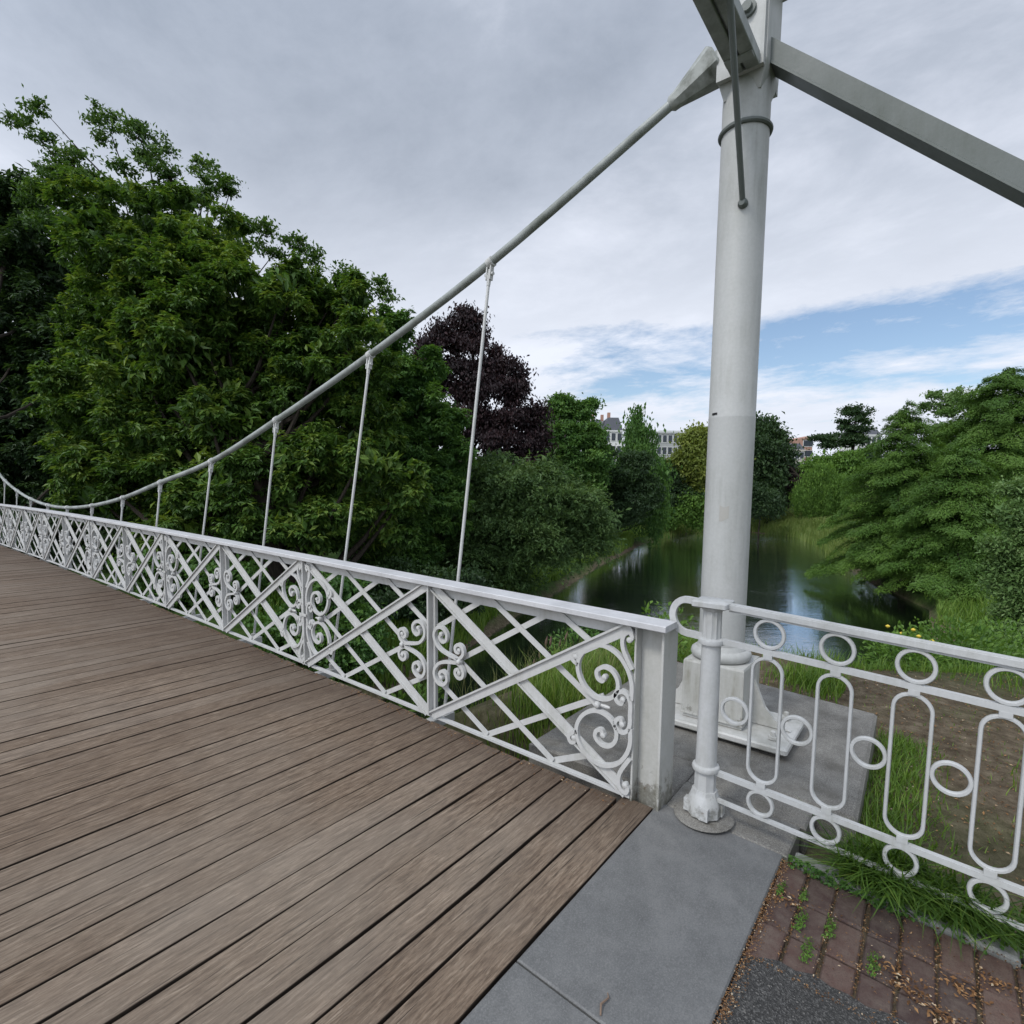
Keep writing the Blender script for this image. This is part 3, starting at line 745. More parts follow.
FWn=np.array(FW); RTn=np.array(RT)
def crown_points(lobes, leaf, style, dens):
    """leaves gathered in clumps through a set of lobes, thinner towards the outside"""
    out=[[] for _ in range(6)]
    right=np.array([RTn[0],RTn[1],0]); right/=np.linalg.norm(right); fwd=np.array([FWn[0],FWn[1],0]); fwd/=np.linalg.norm(fwd)
    big=[]; sub=[]
    for (px,py,rx,ry,dp) in lobes:
        rx,ry=rx*.93,ry*.93
        c=np.array(at(px,py,dp)); ax,az=rx/F*dp,ry/F*dp
        ay=.85*min(ax,az)+.15*max(ax,az)
        big.append((c,ax*.72,ay*.72,az*.72,px,py))
        nb=style.get('boughs',13)
        if nb==0: sub.append((c,ax,ay,az,px,py)); continue
        for j in range(nb):
            d=rand_dirs(1)[0]
            if d@FWn>.45 and rng.random()<.6: d=-d
            q=rng.uniform(.2,.46); fl=style.get('bflat',.72)
            k=rng.uniform(.62,.92)
            sub.append((c+right*d[0]*ax*k+fwd*d[1]*ay*k+np.array([0,0,1])*d[2]*az*k,ax*q*1.05,ay*q*1.1,max(az*q*fl,min(ax,az)*.2),px+j*3.1,py+j*1.7))
    for inner,L_ in ((0,sub),(1,big)):
        if inner and style.get('hollow'): continue
        for (c,ax,ay,az,px,py) in L_:
            area=4*math.pi*((ax*az)**1.6/3+(ax*ay)**1.6/3+(ay*az)**1.6/3)**(1/1.6)
            lf=leaf*(1.0 if not inner else 1.7)
            k=style.get('per',40) if not inner else 26
            rc=leaf*style.get('clump',3.2)*(1 if not inner else 1.3)
            lai=style.get('lai',2.0) if not inner else 2.0
            nc=int(max(2,dens*lai*area*(1 if not inner else .45)/(k*.5*lf*lf*style.get('wide',.55))))
            d=rand_dirs(nc)
            rr=rng.uniform(.3,1.08,nc)**.7 if not inner else rng.uniform(.2,.95,nc)
            ruff=1+.12*np.sin(d[:,0]*5+px)+.1*np.sin(d[:,2]*6+py)+.1*np.sin(d[:,1]*9+px*.3)
            loc=d*rr[:,None]*ruff[:,None]
            cc=c+np.outer(loc[:,0]*ax,right)+np.outer(loc[:,1]*ay,fwd)+np.outer(loc[:,2]*az,[0,0,1])
            outw=np.outer(d[:,0]/ax,right)+np.outer(d[:,1]/ay,fwd)+np.outer(d[:,2]/az,[0,0,1]); outw/=np.linalg.norm(outw,axis=1,keepdims=True)
            if not inner and nc>30:
                f=style.get('hole_f',5.2/max(.8,leaf*5)); h3=np.sin(cc[:,0]*f+1.7*np.sin(cc[:,2]*f*.7))+np.sin(cc[:,1]*f*1.1+1.3*np.sin(cc[:,0]*f*.8))+np.sin(cc[:,2]*f*1.25+1.1*np.sin(cc[:,1]*f*.9))
                keep=h3+rng.normal(0,.35,nc)>style.get('hole',-.55); d,loc,cc,outw=d[keep],loc[keep],cc[keep],outw[keep]; nc=len(d)
                if nc==0: continue
            cv=np.clip(rng.normal(.45,style.get('cvar',.14),nc)+rng.normal(0,.12),0,1)
            n=nc*k; ci=np.repeat(np.arange(nc),k)
            csz=rng.uniform(.55,1.4,nc)[ci][:,None]
            off=rng.normal(size=(n,3))*rc*.5*np.array([1,1,style.get('flat',.6)])*csz
            if style.get('tier') and not inner:
                h=outw[ci]*np.array([1,1,.15]); h/=np.linalg.norm(h,axis=1,keepdims=True)+1e-9
                t=rng.uniform(-1,1,n)[:,None]; side=np.cross(h,[0,0,1])
                off=(h*t*rc*1.15+side*rng.normal(size=(n,1))*rc*.42*(1.15-t)*.6+np.array([0,0,1])*(-.28*rc*(t+.3)**2+rng.normal(size=(n,1))*rc*.10))*csz
            if style.get('weep') and not inner:
                tt=rng.uniform(0,1,n)[:,None]; off=rng.normal(size=(n,3))*rc*.16+np.array([0,0,-1])*tt*rc*2.4*csz+outw[ci]*np.array([1,1,0])*np.sqrt(tt)*rc*.5
            p=cc[ci]+off
            nn=outw[ci]*.8+np.array([0,0,.75])+rng.normal(size=(n,3))*.55
            u=rng.normal(size=(n,3))+np.array([0,0,-style.get('droop',.7)])+outw[ci]*.5
            if style.get('tier'): u=outw[ci]*np.array([1,1,.1])*1.4+rng.normal(size=(n,3))*.55+np.array([0,0,-.25])
            if style.get('weep'): u=np.array([0,0,-1.])+rng.normal(size=(n,3))*.3
            if style.get('palm') and not inner:
                az_=rng.uniform(0,2*math.pi,n); tilt=rng.normal(-.45,.35,n)
                u=np.stack([np.cos(az_),np.sin(az_),tilt],-1)+outw[ci]*.35; u/=np.linalg.norm(u,axis=1,keepdims=True)
                p=cc[ci]+rng.normal(size=(n,3))*rc*.10+u*lf*.55
                nn=np.array([0,0,1.])+outw[ci]*.3+rng.normal(size=(n,3))*.25
            ln=lf*rng.uniform(.6,1.35,n); wd=ln*style.get('wide',.55)*rng.uniform(.8,1.2,n)
            v=np.clip(cv[ci]+rng.normal(0,.13,n)+style.get('lift',0)*np.clip(loc[ci][:,2],-1,1),0,1)  # highlights on lobe tops and shade below are put into the leaf colour
            for o_,x in zip(out,(p,nn,u,ln,wd,v)): o_.append(x)
    r=[np.concatenate(x) for x in out]
    global NLEAF; NLEAF+=len(r[3])
    return r
NLEAF=0

def add_tree(name,label,cat,lobes,mat,leaf=.2,style=None,dens=1.0,group=None,base=None,tr=None,trunk=True,lead=None):
    style=style or {}
    cen=[Vector(at(l[0],l[1],l[4])) for l in lobes]
    if base is None:
        c=sum(cen,Vector())/len(cen); base=(c.x,c.y)
    bz=gz(*base)-.1
    root=empty(name,(base[0],base[1],bz),label,cat,group)
    data=crown_points(lobes,leaf,style,dens)
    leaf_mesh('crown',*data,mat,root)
    if trunk:
        b=MB(); topc=Vector(at(*lead)) if lead else max(cen,key=lambda v:v.z); hgt=max(1.0,topc.z-bz); tr_=tr or max(.06,hgt*.022)
        mid=sum(cen,Vector())/len(cen)
        pth=catmull([Vector((base[0],base[1],bz)),Vector((base[0]*.8+mid.x*.2,base[1]*.8+mid.y*.2,bz+hgt*.3)),mid*.7+Vector((base[0],base[1],mid.z))*.3,topc],5)
        b.tube(pth,[tr_*(1-.9*i/(len(pth)-1)) for i in range(len(pth))],9)
        for c in cen:
            if c is topc: continue
            j=max(range(len(pth)),key=lambda i:-abs(pth[i].z-(c.z-.25*hgt)) )
            s=pth[j]; m_=(s+c)/2+Vector((0,0,-.06*hgt))+Vector((random.uniform(-.3,.3),random.uniform(-.3,.3),0))
            q=catmull([s,m_,c],4); r0=tr_*.45*(1-.7*j/len(pth))+.012
            b.tube(q,[r0*(1-.9*i/(len(q)-1)) for i in range(len(q))],6)
        b.build('trunk',M['bark'],root)
    return root
def LB(dp,*ls): return [(a,b,c,d,dp+(e[0] if e else 0)) for a,b,c,d,*e in ls]
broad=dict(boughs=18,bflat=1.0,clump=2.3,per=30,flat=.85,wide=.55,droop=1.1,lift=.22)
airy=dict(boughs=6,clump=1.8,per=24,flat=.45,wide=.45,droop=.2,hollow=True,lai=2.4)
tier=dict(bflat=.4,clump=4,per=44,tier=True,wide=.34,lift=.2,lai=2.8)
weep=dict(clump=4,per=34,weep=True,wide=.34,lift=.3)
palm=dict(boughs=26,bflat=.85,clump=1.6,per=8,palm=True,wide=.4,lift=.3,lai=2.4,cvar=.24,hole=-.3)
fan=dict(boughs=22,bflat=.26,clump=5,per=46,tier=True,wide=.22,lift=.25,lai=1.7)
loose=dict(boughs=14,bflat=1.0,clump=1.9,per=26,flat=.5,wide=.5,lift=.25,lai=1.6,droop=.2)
conif=dict(clump=2.2,per=36,flat=.5,wide=.45)

# left bank, near trees
def crown_lobes(poly,n,r0,r1,dep,dv):
    P_=np.array(poly,float); out=[]; r=np.random.default_rng(21)
    x0,y0=P_.min(0); x1,y1=P_.max(0)
    for _ in range(6000):
        if len(out)>=n: break
        x,y=r.uniform(x0,x1),r.uniform(y0,y1); rad=r.uniform(r0,r1)
        ins=False; dm=1e9
        for k in range(len(P_)):
            a,b=P_[k],P_[(k+1)%len(P_)]
            if (a[1]>y)!=(b[1]>y) and x<a[0]+(y-a[1])/(b[1]-a[1])*(b[0]-a[0]): ins=not ins
            t=np.clip(np.dot([x-a[0],y-a[1]],b-a)/np.dot(b-a,b-a),0,1); dm=min(dm,math.hypot(x-a[0]-t*(b-a)[0],y-a[1]-t*(b-a)[1]))
        if not ins or dm<rad*.75: continue
        if any(math.hypot(x-o[0],y-o[1])<.5*min(rad,o[2]) for o in out): continue
        out.append((x,y,rad,rad*r.uniform(.75,1.15),dep+r.uniform(-dv,dv)-.012*min(dm,90)))
    return out
add_tree('chestnut_tree','huge broad mid green tree filling the left, behind the cable','tree',
 crown_lobes([(50,215),(100,178),(150,182),(205,188),(262,226),(322,256),(372,288),(398,330),(412,395),(428,470),(440,560),(50,560),(40,450),(66,330)],92,22,50,19.5,1.7)+LB(20.3,(150,300,80,80),(240,340,90,80),(320,390,75,85),(150,420,90,70),(250,450,95,70),(350,480,70,70),(180,510,95,45),(290,530,95,40),(120,230,60,45),(220,250,55,45),(225,480,55,50,-3),(275,520,60,45,-3),(190,530,60,35,-3)),
 M['lf_chestnut'],.215,dict(palm,boughs=9),.95,base=(6.2,15.6),tr=.4)
add_tree('slender_tree','lighter green tree with drooping leaves between the big tree and the copper beech','tree',
 LB(24,(395,330,22,30),(400,390,38,40),(425,420,38,35),(415,470,45,45),(440,510,45,40),(400,540,50,45),(430,370,22,22),(448,425,16,22),(458,455,22,20),(440,470,26,26)),M['lf_mid'],.2,palm,1.1,base=(13.5,17.5))
add_tree('locust_tree','airy open tree top with bare twigs rising above the big left tree','tree',
 LB(24,(28,124,22,9),(45,112,14,10),(58,142,26,13),(52,165,18,12),(80,165,26,14),(105,118,20,11),(112,136,16,10),(145,134,22,11),(160,160,22,18),(118,180,36,14),(90,196,50,24),(172,188,26,20),(208,170,16,10),(212,188,22,14),(232,186,9,9),(200,208,40,22),(150,215,60,28),(50,205,30,20),(120,240,70,30),(245,228,32,14),(280,246,26,12),(300,244,9,8),(318,258,14,9),(345,272,12,9),(352,282,14,10),(378,286,9,8),(386,300,12,12),(392,322,9,12),(265,228,12,8)),
 M['lf_locust'],.2,airy,.62,base=(at(140,300,24).x,at(140,300,24).y),tr=.26,lead=(126,128,24))
add_tree('dark_tree','dark green tree at the far left edge behind the railing end','tree',
 LB(28,(15,205,45,38),(-40,230,60,60),(0,270,60,60),(55,270,50,50),(25,340,70,60),(80,370,50,60),(-40,380,70,90),(20,430,80,55),(85,450,50,45),(40,490,80,30)),M['lf_dark'],.3,palm,1.0,base=(-2,24),tr=.35)
add_tree('copper_beech','dark purple copper beech rising behind the tallest hanger rods','tree',
 LB(40,(462,318,14,12),(447,330,14,10),(440,352,22,22),(478,326,12,14),(430,370,16,14),(470,352,30,22),(494,362,16,16),(508,378,18,20),(455,385,32,24),(488,395,34,24),(520,398,16,18),(470,425,46,28),(510,425,28,22),(535,418,14,14),(500,450,40,22),(540,440,12,16),(522,462,22,14)),M['lf_beech'],.27,dict(boughs=10,clump=2.4,per=22,flat=.8,wide=.5,droop=1.6,lai=2.6,hollow=True),1.1,base=(25.5,26.5),tr=.4)
add_tree('ash_tree','fresh green tree with a feathery top beside the copper beech','tree',
 LB(48,(548,425,18,18),(552,455,24,24),(535,470,20,20),(560,408,16,14),(572,402,12,8),(585,414,15,12),(600,462,12,14),(570,432,32,26),(586,432,12,12),(555,450,30,28),(590,455,26,28),(570,482,36,28),(592,404,6,5)),M['lf_mid'],.28,dict(loose,hole=-.1,lai=2.0),1.0,base=(35,26.5))
add_tree('bank_willow','wide soft green bush tree leaning over the left shore of the lake','tree',
 LB(27,(500,475,36,26),(465,490,36,40),(540,478,38,26),(520,500,55,36,-1),(575,500,28,26),(590,525,22,22),(480,530,50,44,-1),(545,535,50,36,-1),(510,565,50,26,-1),(450,560,40,36),(585,545,24,16),(440,530,30,40)),M['lf_willow'],.2,tier,1.15,base=(18.5,17))
add_tree('yew_tree','very dark yew behind the soft green bush at the shore','tree',
 LB(51,(603,470,16,28),(618,495,26,34),(635,475,22,30),(612,515,24,18),(645,500,18,24),(592,485,16,24)),M['lf_dark'],.3,conif,1.2,base=(41,26.5))
add_tree('birch_tree','narrow pointed light green tree in front of the distant houses','tree',
 LB(55,(637,413,6,9),(633,428,10,10),(643,432,11,12),(638,450,22,16),(632,470,24,18),(652,474,18,22),(643,495,24,20),(655,512,18,14)),M['lf_mid'],.28,dict(clump=3,per=30,weep=True,wide=.5),1.1,base=(45.5,25.5))
add_tree('maple_tree','yellow green tree just left of the column','tree',
 LB(66,(692,445,14,12),(704,440,14,14),(690,462,18,16),(706,468,20,22),(720,450,20,20)),M['lf_yellow'],.42,broad,1.1,base=(61,27.5))
add_tree('holly_tree','dark tree low between the birch and the yellow green tree','tree',
 LB(67,(672,478,14,18),(680,490,20,16),(668,500,12,14)),M['lf_dark'],.36,conif,1.2,base=(56.5,30))
add_tree('round_bush','rounded bright green bush on the far shore left of the column','bush',
 LB(67,(684,508,24,17),(668,516,14,12),(700,514,18,14)),M['lf_bright'],.34,broad,1.3,base=(69.5,26.5),tr=.1)
# right of the column, far shore
add_tree('oak_tree','tall dark green tree just right of the column','tree',
 LB(75,(752,432,16,14),(768,428,10,10),(765,445,24,18),(750,462,22,26),(775,460,16,24),(760,488,26,24),(735,450,22,30)),M['lf_dark'],.44,broad,1.2,base=(80,11))
add_tree('purple_beech','small dark purple tree at the far side of the lawn','tree',
 LB(78,(783,475,11,15),(787,492,11,15),(775,490,12,16)),M['lf_beech'],.4,broad,1.3)
add_tree('laurel_bush','low dark bush at the water edge right of the column','bush',
 LB(68,(760,503,18,12),(745,500,16,16),(775,508,9,8)),M['lf_dark'],.3,broad,1.4)
add_tree('weeping_willow','pale weeping willow with hanging twigs on the far lawn','tree',
 LB(72,(824,468,11,6),(814,477,13,8),(834,479,13,9),(806,487,11,8),(822,488,12,9),(841,490,9,9),(803,497,9,7),(818,499,12,7),(834,499,11,7)),M['lf_bright'],.24,weep,1.1)
add_tree('linden_tree','light green tree behind the weeping willow','tree',
 LB(84,(826,466,22,9),(812,472,10,7),(848,464,16,12),(850,480,16,18)),M['lf_bright'],.46,broad,1.2)
add_tree('tall_pine','tall dark tree with a clumpy top above the far willow','tree',
 LB(90,(857,408,10,9),(850,418,12,10),(866,418,9,10),(856,430,15,10),(835,440,20,9),(822,446,12,7),(862,445,22,16),(855,465,26,20),(880,460,16,22)),M['lf_dark'],.5,airy,1.3,tr=.5)
# right bank
def conifer(label,px,pyt,dep,rad,zbase,mat,nb,xy=None,lean=.0,leaf=.15,per=430,power=.85,bare=.06):
    """layered conifer: whorls of drooping branches carrying flat feathery sprays"""
    global NLEAF
    top=at(px,pyt,dep); x0,y0=(top.x,top.y) if xy is None else xy; zg=gz(x0,y0)-.1; Hh=top.z-zg
    root=empty('swamp_cypress',(x0,y0,zg),label,'tree','layered conifers on the right shore')
    P_=[];N_=[];U_=[];L_=[];W_=[];V_=[]; wd=MB()
    pth=[Vector((x0,y0,zg)),Vector((x0+.1,y0,zg+Hh*.5)),Vector((top.x,top.y,top.z))]; pth=catmull(pth,6)
    wd.tube(pth,[Hh*.022*(1-.95*k/(len(pth)-1))+.004 for k in range(len(pth))],9)
    for b_ in range(nb):
        f=(b_+rng.random())/nb; f=f**.9
        z=zg+Hh*(bare+(1-bare)*f)+rng.normal(0,.18); R_=rad*((1-f)**power)*rng.uniform(.6,1.15)+.25
        a=b_*2.39996+rng.uniform(-.5,.5); o=np.array([math.cos(a),math.sin(a),0]); sd2=np.array([-o[1],o[0],0])
        c0=np.array([x0+(top.x-x0)*f,y0+(top.y-y0)*f,z]); dr=rng.uniform(.3,.55); up0=rng.uniform(.1,.3)
        n=int(per*max(.35,R_/rad)*(R_/3.2+.25)); t=rng.uniform(.12,1.03,n)**.8
        w=.30*R_*np.clip(1.06-t,.02,1)**.6*np.clip(t*3,0,1)+.10; q=rng.uniform(-1,1,n)
        zz=up0*R_*t-dr*R_*t*t-.22*np.abs(q)*w+rng.normal(0,.085,n)+.05*np.sin(t*17+b_)*np.cos(q*6)
        lump=.06*R_*np.sin(t*9+b_)
        p=c0+np.outer(t*R_,o)+np.outer(q*w+lump,sd2)+np.outer(zz,[0,0,1])
        u=o*.8+np.outer(np.sign(q)*(.35+.6*np.abs(q)),sd2)+np.array([0,0,-.35])+rng.normal(size=(n,3))*.28
        P_.append(p);U_.append(u);N_.append(np.array([0,0,1.])+o*.25+rng.normal(size=(n,3))*.3)
        l=leaf*rng.uniform(.6,1.4,n); L_.append(l);W_.append(l*.36); V_.append(np.clip(rng.normal(.42,.12)+.25*(t-.5)+rng.normal(0,.1,n),0,1))
        e=[Vector(c0+o*R_*k+np.array([0,0,up0*R_*k-dr*R_*k*k-.03])) for k in (0,.35,.7,.95)]; wd.tube(e,[.05*R_/rad+.012,.035*R_/rad+.008,.012,.004],5)
    r=[np.concatenate(v) for v in (P_,N_,U_,L_,W_,V_)]; NLEAF+=len(r[3])
    leaf_mesh('crown',*r,mat,root); wd.build('trunk',M['bark'],root)
conifer('pointed feathery conifer with layered drooping branches overhanging the right shore',905,408,31,4.7,-3,M['lf_cypress'],270,power=.62,leaf=.135,per=980,xy=(at(910,500,31.3).x,at(910,500,31.3).y))
conifer('taller feathery conifer right of the pointed one, its side cut by the right edge',1008,372,34,7.4,-3,M['lf_cypress'],330,leaf=.15,per=1250,power=.6)
conifer('smaller layered conifer whose low branches sweep over the right bank',962,452,27.5,4.3,-3,M['lf_cypress'],220,leaf=.13,per=950,power=.62)
add_tree('robinia_tree','airy pale tree top showing between the two tall conifers','tree',
 LB(42,(928,408,9,6),(938,397,10,6),(950,405,14,9),(958,392,9,6),(970,402,12,8),(948,425,30,18),(980,420,20,18),(950,455,30,24)),M['lf_pale'],.26,dict(airy,boughs=7),.9,base=(50,-14))
add_tree('dogwood_tree','pale leaved bush tree at the right edge above the near bank','tree',
 LB(14.5,(1026,492,20,18),(1012,515,14,14),(1030,530,26,26),(1002,545,14,14),(1016,562,18,16),(1040,570,40,30),(1004,585,14,14),(1026,606,28,20),(1008,628,18,14),(1035,635,30,20)),M['lf_pale'],.10,dict(boughs=12,clump=2.2,per=16,flat=.8,wide=.5,lift=.25,lai=1.9,droop=.4),.9,base=(14.3,-9.0),tr=.1)
# understory on the left bank, seen over and through the railing
sh=dict(clump=2.4,per=26,flat=.5,wide=.6,lift=.2)
for i,(lb,lobes,mt) in enumerate([
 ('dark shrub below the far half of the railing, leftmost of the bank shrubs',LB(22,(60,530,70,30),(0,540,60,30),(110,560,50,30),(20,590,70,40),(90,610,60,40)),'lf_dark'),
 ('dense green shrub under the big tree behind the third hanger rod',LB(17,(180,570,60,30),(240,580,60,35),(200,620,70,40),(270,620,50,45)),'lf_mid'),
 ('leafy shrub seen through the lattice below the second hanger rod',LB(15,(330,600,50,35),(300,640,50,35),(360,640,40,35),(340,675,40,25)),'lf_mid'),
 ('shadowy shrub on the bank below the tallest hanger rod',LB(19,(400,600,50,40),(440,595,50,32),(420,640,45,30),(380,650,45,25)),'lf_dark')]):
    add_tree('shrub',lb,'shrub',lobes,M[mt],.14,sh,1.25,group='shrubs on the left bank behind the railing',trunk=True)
# far woods closing the gaps
def woods():
    lob=[]
    for x in range(-160,1240,34):
        for row,(dp,y) in enumerate(((105,476),(120,462))):
            if 560<x<760 and row: continue
            yy=y+rng.uniform(-6,6)+(14 if 585<x<720 else 0)+(8 if 780<x<812 else 0)
            lob.append((x+rng.uniform(-8,8),yy+12,rng.uniform(20,30),rng.uniform(16,24),dp))
            lob.append((x+rng.uniform(-8,8),505,24,18,dp-4))
    data=crown_points(lob,.9,dict(boughs=5,clump=2.2,per=20,flat=.5,wide=.6,lift=.2),1.0)
    o=leaf_mesh('treeline',*data,M['lf_dark']); tag(o,kind='stuff')
    lob=[]
    for x in range(-200,480,40):
        for y in (380,440,500): lob.append((x+rng.uniform(-9,9),y+rng.uniform(-9,9)+max(0,(x-300)*.25),36,36,46))
    data=crown_points(lob,.5,dict(boughs=5,clump=2.2,per=20,flat=.5,wide=.6,lift=.2),1.0)
    o=leaf_mesh('woods',*data,M['lf_dark']); tag(o,kind='stuff')
woods()

# ------------------------------------------------------------------ grass
def blades(name,X,Y,Z,h,w,mat,lean=.45,var=None,parent=None,seg=3,az0=None):
    n=len(X); az=rng.uniform(0,2*math.pi,n) if az0 is None else az0+rng.normal(0,.9,n); ln=rng.uniform(.2,1.2,n)*lean
    dx,dy=np.cos(az),np.sin(az); px,py=-dy,dx
    vs=[]
    for k in range(seg+1):
        t=k/seg; ww=w*(1-t**1.6)*.5+w*.02
        ox=dx*ln*h*t*t; oy=dy*ln*h*t*t; oz=h*(t-.35*ln*t*t)
        vs.append(np.stack([X+ox-px*ww,Y+oy-py*ww,Z+oz],-1)); vs.append(np.stack([X+ox+px*ww,Y+oy+py*ww,Z+oz],-1))
    V=np.stack(vs,1).reshape(-1,3); m_=2*(seg+1); base=(np.arange(n)*m_)[:,None]
    f=np.concatenate([base+np.array([[2*k,2*k+1,2*k+3,2*k+2]]) for k in range(seg)],1).reshape(-1)
    var=np.clip(rng.normal(.45,.2,n),0,1) if var is None else var
    o=np_mesh(name,V,f,4,mat,parent,False,{'var':np.repeat(var,m_)})
    return o
def scatter(n,x0,x1,y0,y1,fn):
    X=rng.uniform(x0,x1,n); Y=rng.uniform(y0,y1,n); k=rng.random(n)<fn(X,Y); return X[k],Y[k]
def clumpmask(X,Y,s,th): return (vnoise(X*s,Y*s,1.7)>th).astype(float)
def patch(cx,cy,rx,ry): return lambda X,Y: np.exp(-((X-cx)/rx)**2-((Y-cy)/ry)**2)
# near grass: along the kerb under the fence, beside the slab, on the bank
XS=[];YS=[];HS=[]
def addg(X,Y,h): XS.append(X);YS.append(Y);HS.append(np.full(len(X),h)*rng.uniform(.5,1.25,len(X)))
X,Y=scatter(9000,.13,.62,-3.0,-.95,lambda X,Y:np.exp(-((X-.2)/.16)**2)*(.4+.6*clumpmask(X,Y,4,.1))); addg(X,Y,.15)
X,Y=scatter(7000,.4,2.7,-1.75,-.95,lambda X,Y:np.exp(-((Y+1.12)/.16)**2)*(.12+.88*clumpmask(X,Y,5,.15))); addg(X,Y,.13)
X,Y=scatter(4000,2.2,4.2,-3.4,-1.5,lambda X,Y:clumpmask(X,Y,3,.75)); addg(X,Y,.09)
X,Y=scatter(4000,1.4,3.4,-3.2,-1.7,patch(2.3,-2.2,.4,.3)); addg(X,Y,.14)
X,Y=scatter(5000,2.9,4.6,-.6,.6,patch(3.7,-.35,.35,.3)); addg(X,Y,.25)
X,Y=scatter(26000,4.5,9.0,-5.5,4.0,lambda X,Y:np.clip((X-4.7-.4*np.sin(Y*3))/1.4,0,1)*.8); addg(X,Y,.22)
X,Y=scatter(9000,.6,4.5,.95,3.2,lambda X,Y:.06+.9*clumpmask(X,Y,3.1,.45)); addg(X,Y,.2)
X,Y=scatter(6000,.4,5.5,-4,1.0,lambda X,Y:.12+.6*clumpmask(X,Y,2.3,.5)); k_=~((X<2.6)&(Y>-1.02)); addg(X[k_],Y[k_],.055)
X=np.concatenate(XS);Y=np.concatenate(YS);Hh=np.concatenate(HS); Z=ground_z(X,Y)-.02
o=blades('grass',X,Y,Z,Hh,.006+Hh*.02,M['grass'],.7); tag(o,kind='stuff')
# long grass hanging over the kerb
X,Y=scatter(11000,.09,.3,-2.9,-.98,lambda X,Y:np.clip(.015+1.0*np.exp(-((Y+1.27)/.22)**4)+.12*clumpmask(X*0,Y,6,.2),0,1)*(.45+.55*clumpmask(X*0,Y,13,-.1))); Z=np.array([zs(y) for y in Y])+.0
o=blades('kerb_grass',X,Y,Z,rng.uniform(.10,.30,len(X)),.012,M['grass'],1.25,np.clip(rng.normal(.12,.3,len(X)),0,1),seg=4,az0=math.pi); tag(o,kind='stuff')
X,Y=scatter(1500,.025,.065,-2.6,-.79,lambda X,Y:np.where(Y>-1.3,.2+.6*clumpmask(X*0,Y,9,.2),.06)); Z=np.array([zs(y) for y in Y])-.01
n=len(X); o=leaf_mesh('ground_ivy',np.stack([X,Y,Z+rng.uniform(.0,.05,n)],-1),rng.normal(size=(n,3))*.5+np.array([-.4,0,1]),rng.normal(size=(n,3)),np.full(n,.022),np.full(n,.016),np.clip(rng.normal(.35,.2,n),0,1),M['lf_mid']); tag(o,kind='stuff')
X,Y=scatter(5200,.62,2.3,.9,2.1,lambda X,Y:np.clip(patch(1.15,1.25,.42,.26)(X,Y)*1.2+patch(1.9,1.5,.3,.3)(X,Y)*.6,0,1)); Z=ground_z(X,Y)-.03
o=blades('slope_grass',X,Y,Z,rng.uniform(.22,.55,len(X)),.011,M['grass'],.6,np.clip(rng.normal(.6,.25,len(X)),0,1)); tag(o,kind='stuff')
X,Y=scatter(9000,1.6,5.2,.95,3.4,lambda X,Y:np.clip(clumpmask(X,Y,4.1,.35)*.9,0,1)); Z=ground_z(X,Y)-.03
o=blades('slope_tufts',X,Y,Z,rng.uniform(.1,.3,len(X)),.011,M['grass'],.7,np.clip(rng.normal(.55,.25,len(X)),0,1)); tag(o,kind='stuff')
# tall pale seeding grass beyond the slab, seen through the lattice
X,Y=scatter(7000,.75,3.2,.95,2.8,lambda X,Y:(patch(1.35,1.35,.55,.35)(X,Y)*.8+.12)*(.3+.7*clumpmask(X,Y,3.3,.25))); Z=ground_z(X,Y)-.03
o=blades('tall_grass',X,Y,Z,rng.uniform(.25,.62,len(X)),.006,M['drygrass'],.5,np.clip(rng.normal(.35,.25,len(X)),0,1)); tag(o,kind='stuff')
# shore grass and reeds
def shore(n,seg,d0,d1):
    i=rng.integers(0,len(seg)-1,n); a=LAKE[np.array(seg)[i]]; b_=LAKE[np.array(seg)[i+1]]; t=rng.random(n)[:,None]
    p=a+(b_-a)*t; dr=b_-a; dr=dr/np.linalg.norm(dr,axis=1,keepdims=True); nr=np.stack([dr[:,1],-dr[:,0]],-1)
    return p+nr*rng.uniform(d0,d1,n)[:,None]
p=shore(22000,[14,15,16,17,18,19],-.4,3.5); Z=ground_z(p[:,0],p[:,1])
o=blades('reeds',p[:,0],p[:,1],np.maximum(Z,-4.05),rng.uniform(.55,1.1,len(p)),.06,M['reed'],.3,np.clip(rng.normal(.5,.2,len(p)),0,1),seg=2); tag(o,kind='stuff')
p=shore(44000,[19,20,21,22,23,24,25,26,27,28],.1,5.0); Z=ground_z(p[:,0],p[:,1]); k=lake_dist(p[:,0],p[:,1])>.12+.35*(vnoise(p[:,0]*2,p[:,1]*2)+.5)
p=p[k];Z=Z[k]
o=blades('shore_grass',p[:,0],p[:,1],Z-.03,rng.uniform(.35,1.0,len(p)),.045,M['grass'],.5,np.clip(rng.normal(.5,.2,len(p)),0,1),seg=2); tag(o,kind='stuff')
X,Y=scatter(30000,9.8,32,-14,0,lambda X,Y:np.ones_like(X)*.9); k=lake_dist(X,Y)>.25; X=X[k];Y=Y[k]
o=blades('bank_grass',X,Y,ground_z(X,Y)-.03,rng.uniform(.25,.7,len(X)),.035,M['grass'],.6,np.clip(rng.normal(.5,.2,len(X)),0,1),seg=2); tag(o,kind='stuff')
X,Y=scatter(26000,74,98,6,26,lambda X,Y:np.ones_like(X)); k=lake_dist(X,Y)>2; X=X[k];Y=Y[k]
o=blades('lawn_grass',X,Y,ground_z(X,Y)-.03,rng.uniform(.1,.3,len(X)),.08,M['reed'],.5,np.clip(rng.normal(.7,.15,len(X)),0,1),seg=1); tag(o,kind='stuff')
